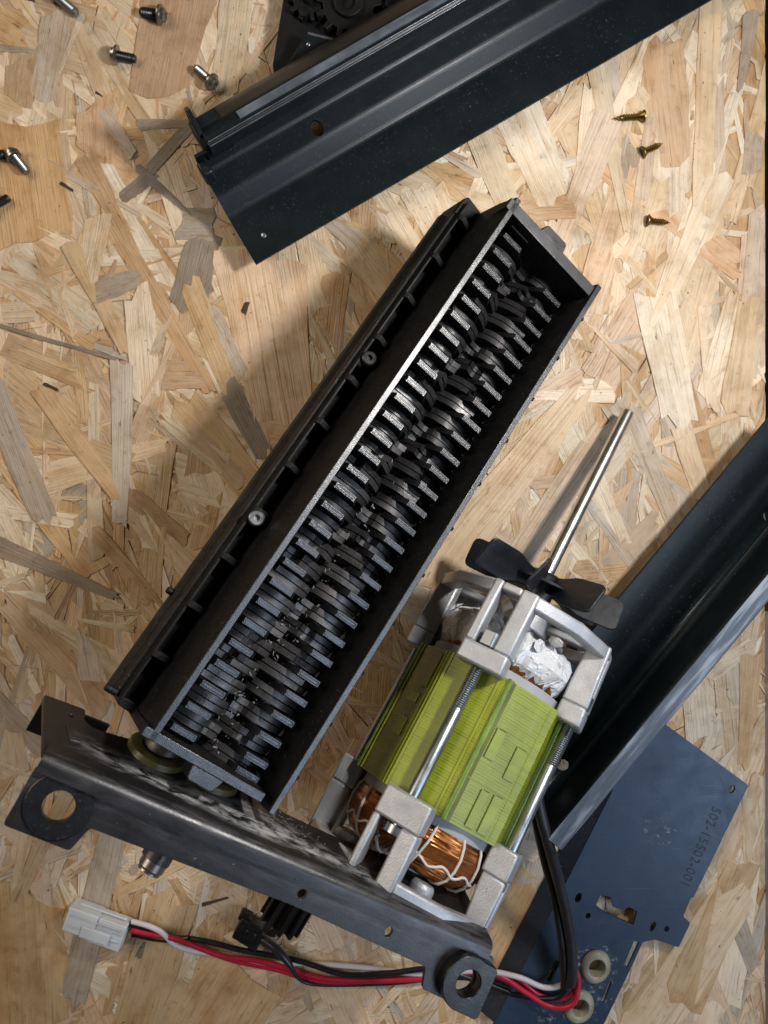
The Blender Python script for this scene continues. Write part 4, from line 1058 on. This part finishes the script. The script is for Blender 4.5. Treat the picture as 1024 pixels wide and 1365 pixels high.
# white plug
qO = at(98, 1212, 1.2); qX = at(172, 1238, 1.2) - qO
QF = frame_xz(qO, qX, (0, 0, 1)); offq = QF
pl_root = wh
def qpart(name, mb, bevel=.7):
    me = mb.mesh(name, M['white_nylon'], 30); me.transform(Matrix.LocRotScale(QF.o, QF.R.to_quaternion(), None)); return wh.part(name, me, None, bevel=bevel)
g = MB(); g.box(0, 13.5, -4.6, 6.0, .2, 9.4); g.box(12, 26.5, -6.2, 5.4, 0, 8.6); g.box(10, 24.5, -6.8, -4.5, 1.5, 7.2); g.box(3, 25, 5.8, 6.6, 2, 5)
for y_ in (-2.6, 2.2): g.box(1.5, 25.0, y_, y_ + 1.0, 8.4, 9.1)
g.box(8, 21, -4.6, .4, 8.4, 10.0); g.box(14, 26, 1.2, 4.8, 8.4, 9.2)
qpart('plug_housing', g)
# thin sensor lead with black plug
sl = Thing('sensor_lead', 'short grey-black lead with a small square black plug, crossing the wires', 'cable', WORLDF, tuple(at(340, 1250, 0)))
g = MB(); Mq = Matrix.Translation(at(334, 1240, 5) / MM) @ Matrix.Rotation(rad(-28), 4, 'Z')
g.box(-6.2, 5.4, -5.0, 5.0, -3.5, 3.6, Mq); g.box(-7.6, -2, 2.8, 6.6, -2.5, 2.5, Mq); g.box(2, 6.4, -6.4, -3, -2.4, 2.4, Mq); g.box(-3, 3, -6.2, -4.6, -2, 2, Mq); g.box(-2, 3, -2, 2, 3.4, 4.4, Mq)
sl.part('black_plug', g, M['plastic_smooth'], 30, .5)
wire(sl, 'lead', [(344, 1249, 5.5), (356, 1256, 7), (372, 1269, 9), (386, 1286, 9), (396, 1302, 7), (412, 1311, 4), (450, 1313, 2.6), (520, 1311, 2.2), (600, 1304, 2.2), (660, 1310, 4), (720, 1335, 7)], [1.9] * 18 + [1.9 - .08 * k for k in range(14)] + [.8] * 49, M['sleeve'], 10)

# ------------------------------------------------------------------ screws
def screw(kind, label, head, tip, hr, sr, smat, hmat, group, washer=False):
    """a screw lying on the board from its head to its tip (photo positions)"""
    A_ = at(*head, hr * .82); B_ = at(*tip, sr + .8); x = (B_ - A_); L = x.length / MM
    fr = frame_xz(A_, x, (0, 0, 1)); t = Thing('machine_screw' if kind == 'm' else 'wood_screw', label, 'screw', fr, (A_.x, A_.y, 0), group)
    My = Matrix.Rotation(pi / 2, 4, 'Y')
    g = MB()
    if kind == 'm': g.lathe([(sr * .95, 0), (sr * .95, 1)] + thread_prof(sr, 1.2, L - .6, .75, .3) + [(sr * .7, L)], 16, My)
    else: g.lathe([(sr * .8, 0), (sr * .75, 1.2)] + thread_prof(sr, 1.4, L * .72, 1.15, .55) + [(r_ , z_) for r_, z_ in ((sr * .8, L * .76), (sr * .4, L * .8), (sr * .55, L * .86), (sr * .2, L * .9), (.08, L))], 14, My)
    t.part('shank', g, smat, 50)
    g = MB()
    if kind == 'm':
        g.lathe([(hr * .98, .9), (hr, .2), (hr * .98, -.1), (hr * .72, -.35), (hr * .66, -1.6), (hr * .5, -2.1), (hr * .28, -2.15), (hr * .24, -1.2), (.1, -1.1)], 24, My)
    else:
        g.lathe([(sr * .8, 2.0), (hr, .1), (hr, -.3), (hr * .55, -.5), (hr * .5, -.45)], 22, My)
    h_ = t.part('head', g, hmat, 35)
    if kind != 'm':
        g = MB(); g.box(-.62, -.45, -hr * .6, hr * .6, -.35, .35); g.box(-.62, -.45, -.35, .35, -hr * .6, hr * .6); sub(h_, 'cross_recess', g, M['ink'], 0)
    else:
        g = MB(); g.lathe([(hr * .27, -1.15), (hr * .26, -1.5)], 6, My); sub(h_, 'hex_recess', g, M['ink'], 0)
    if washer:
        g = MB(); g.ring([(sr, 1.2), (hr * 1.02, 1.2), (hr * 1.02, 2.1), (sr, 2.1)], 24, My @ Matrix.Rotation(.12, 4, 'X')); t.part('lock_washer', g, hmat, 35)
    return t
GM = 'machine screws scattered at the upper left'
screw('m', 'dull grey screw cut off by the top edge, farthest up of the scattered screws', (74, -6), (103, 19), 3.6, 2.1, M['greyscrew'], M['greyscrew'], GM)
screw('m', 'black threaded screw with bright pan head, nearest the top edge', (215, 20), (187, 16), 4.3, 2.3, M['darkscrew'], M['greyscrew'], GM)
screw('m', 'pan head screw whose dark thread points right, on the left part of the board', (154, 73), (181, 79), 4.2, 2.1, M['darkscrew'], M['greyscrew'], GM)
screw('m', 'pan head screw just above the eared tab of the long rail', (283, 110), (260, 90), 4.0, 2.1, M['greyscrew'], M['greyscrew'], GM)
screw('m', 'grey screw with a lock washer under its head, by the left edge', (16, 205), (36, 230), 3.4, 2.2, M['greyscrew'], M['greyscrew'], GM, True)
screw('m', 'black screw tip poking in at the left edge below the washer screw', (-14, 278), (12, 263), 3.6, 2.0, M['darkscrew'], M['darkscrew'], GM)
screw('m', 'black screw almost cut off by the left edge, touching the washer screw', (-18, 214), (7, 204), 3.6, 2.0, M['darkscrew'], M['darkscrew'], GM)
GW = 'brass coloured wood screws at the upper right'
screw('w', 'brass coloured wood screw pointing left, uppermost of the three', (858, 155), (817, 158), 2.7, 1.55, M['brass'], M['brass'], GW)
screw('w', 'brass coloured wood screw pointing up to the right, middle one of three', (857, 203), (884, 191), 2.8, 1.5, M['brass'], M['brass'], GW)
screw('w', 'brass coloured wood screw pointing right, lowest of the three', (864, 294), (894, 297), 2.7, 1.5, M['brass'], M['brass'], GW)
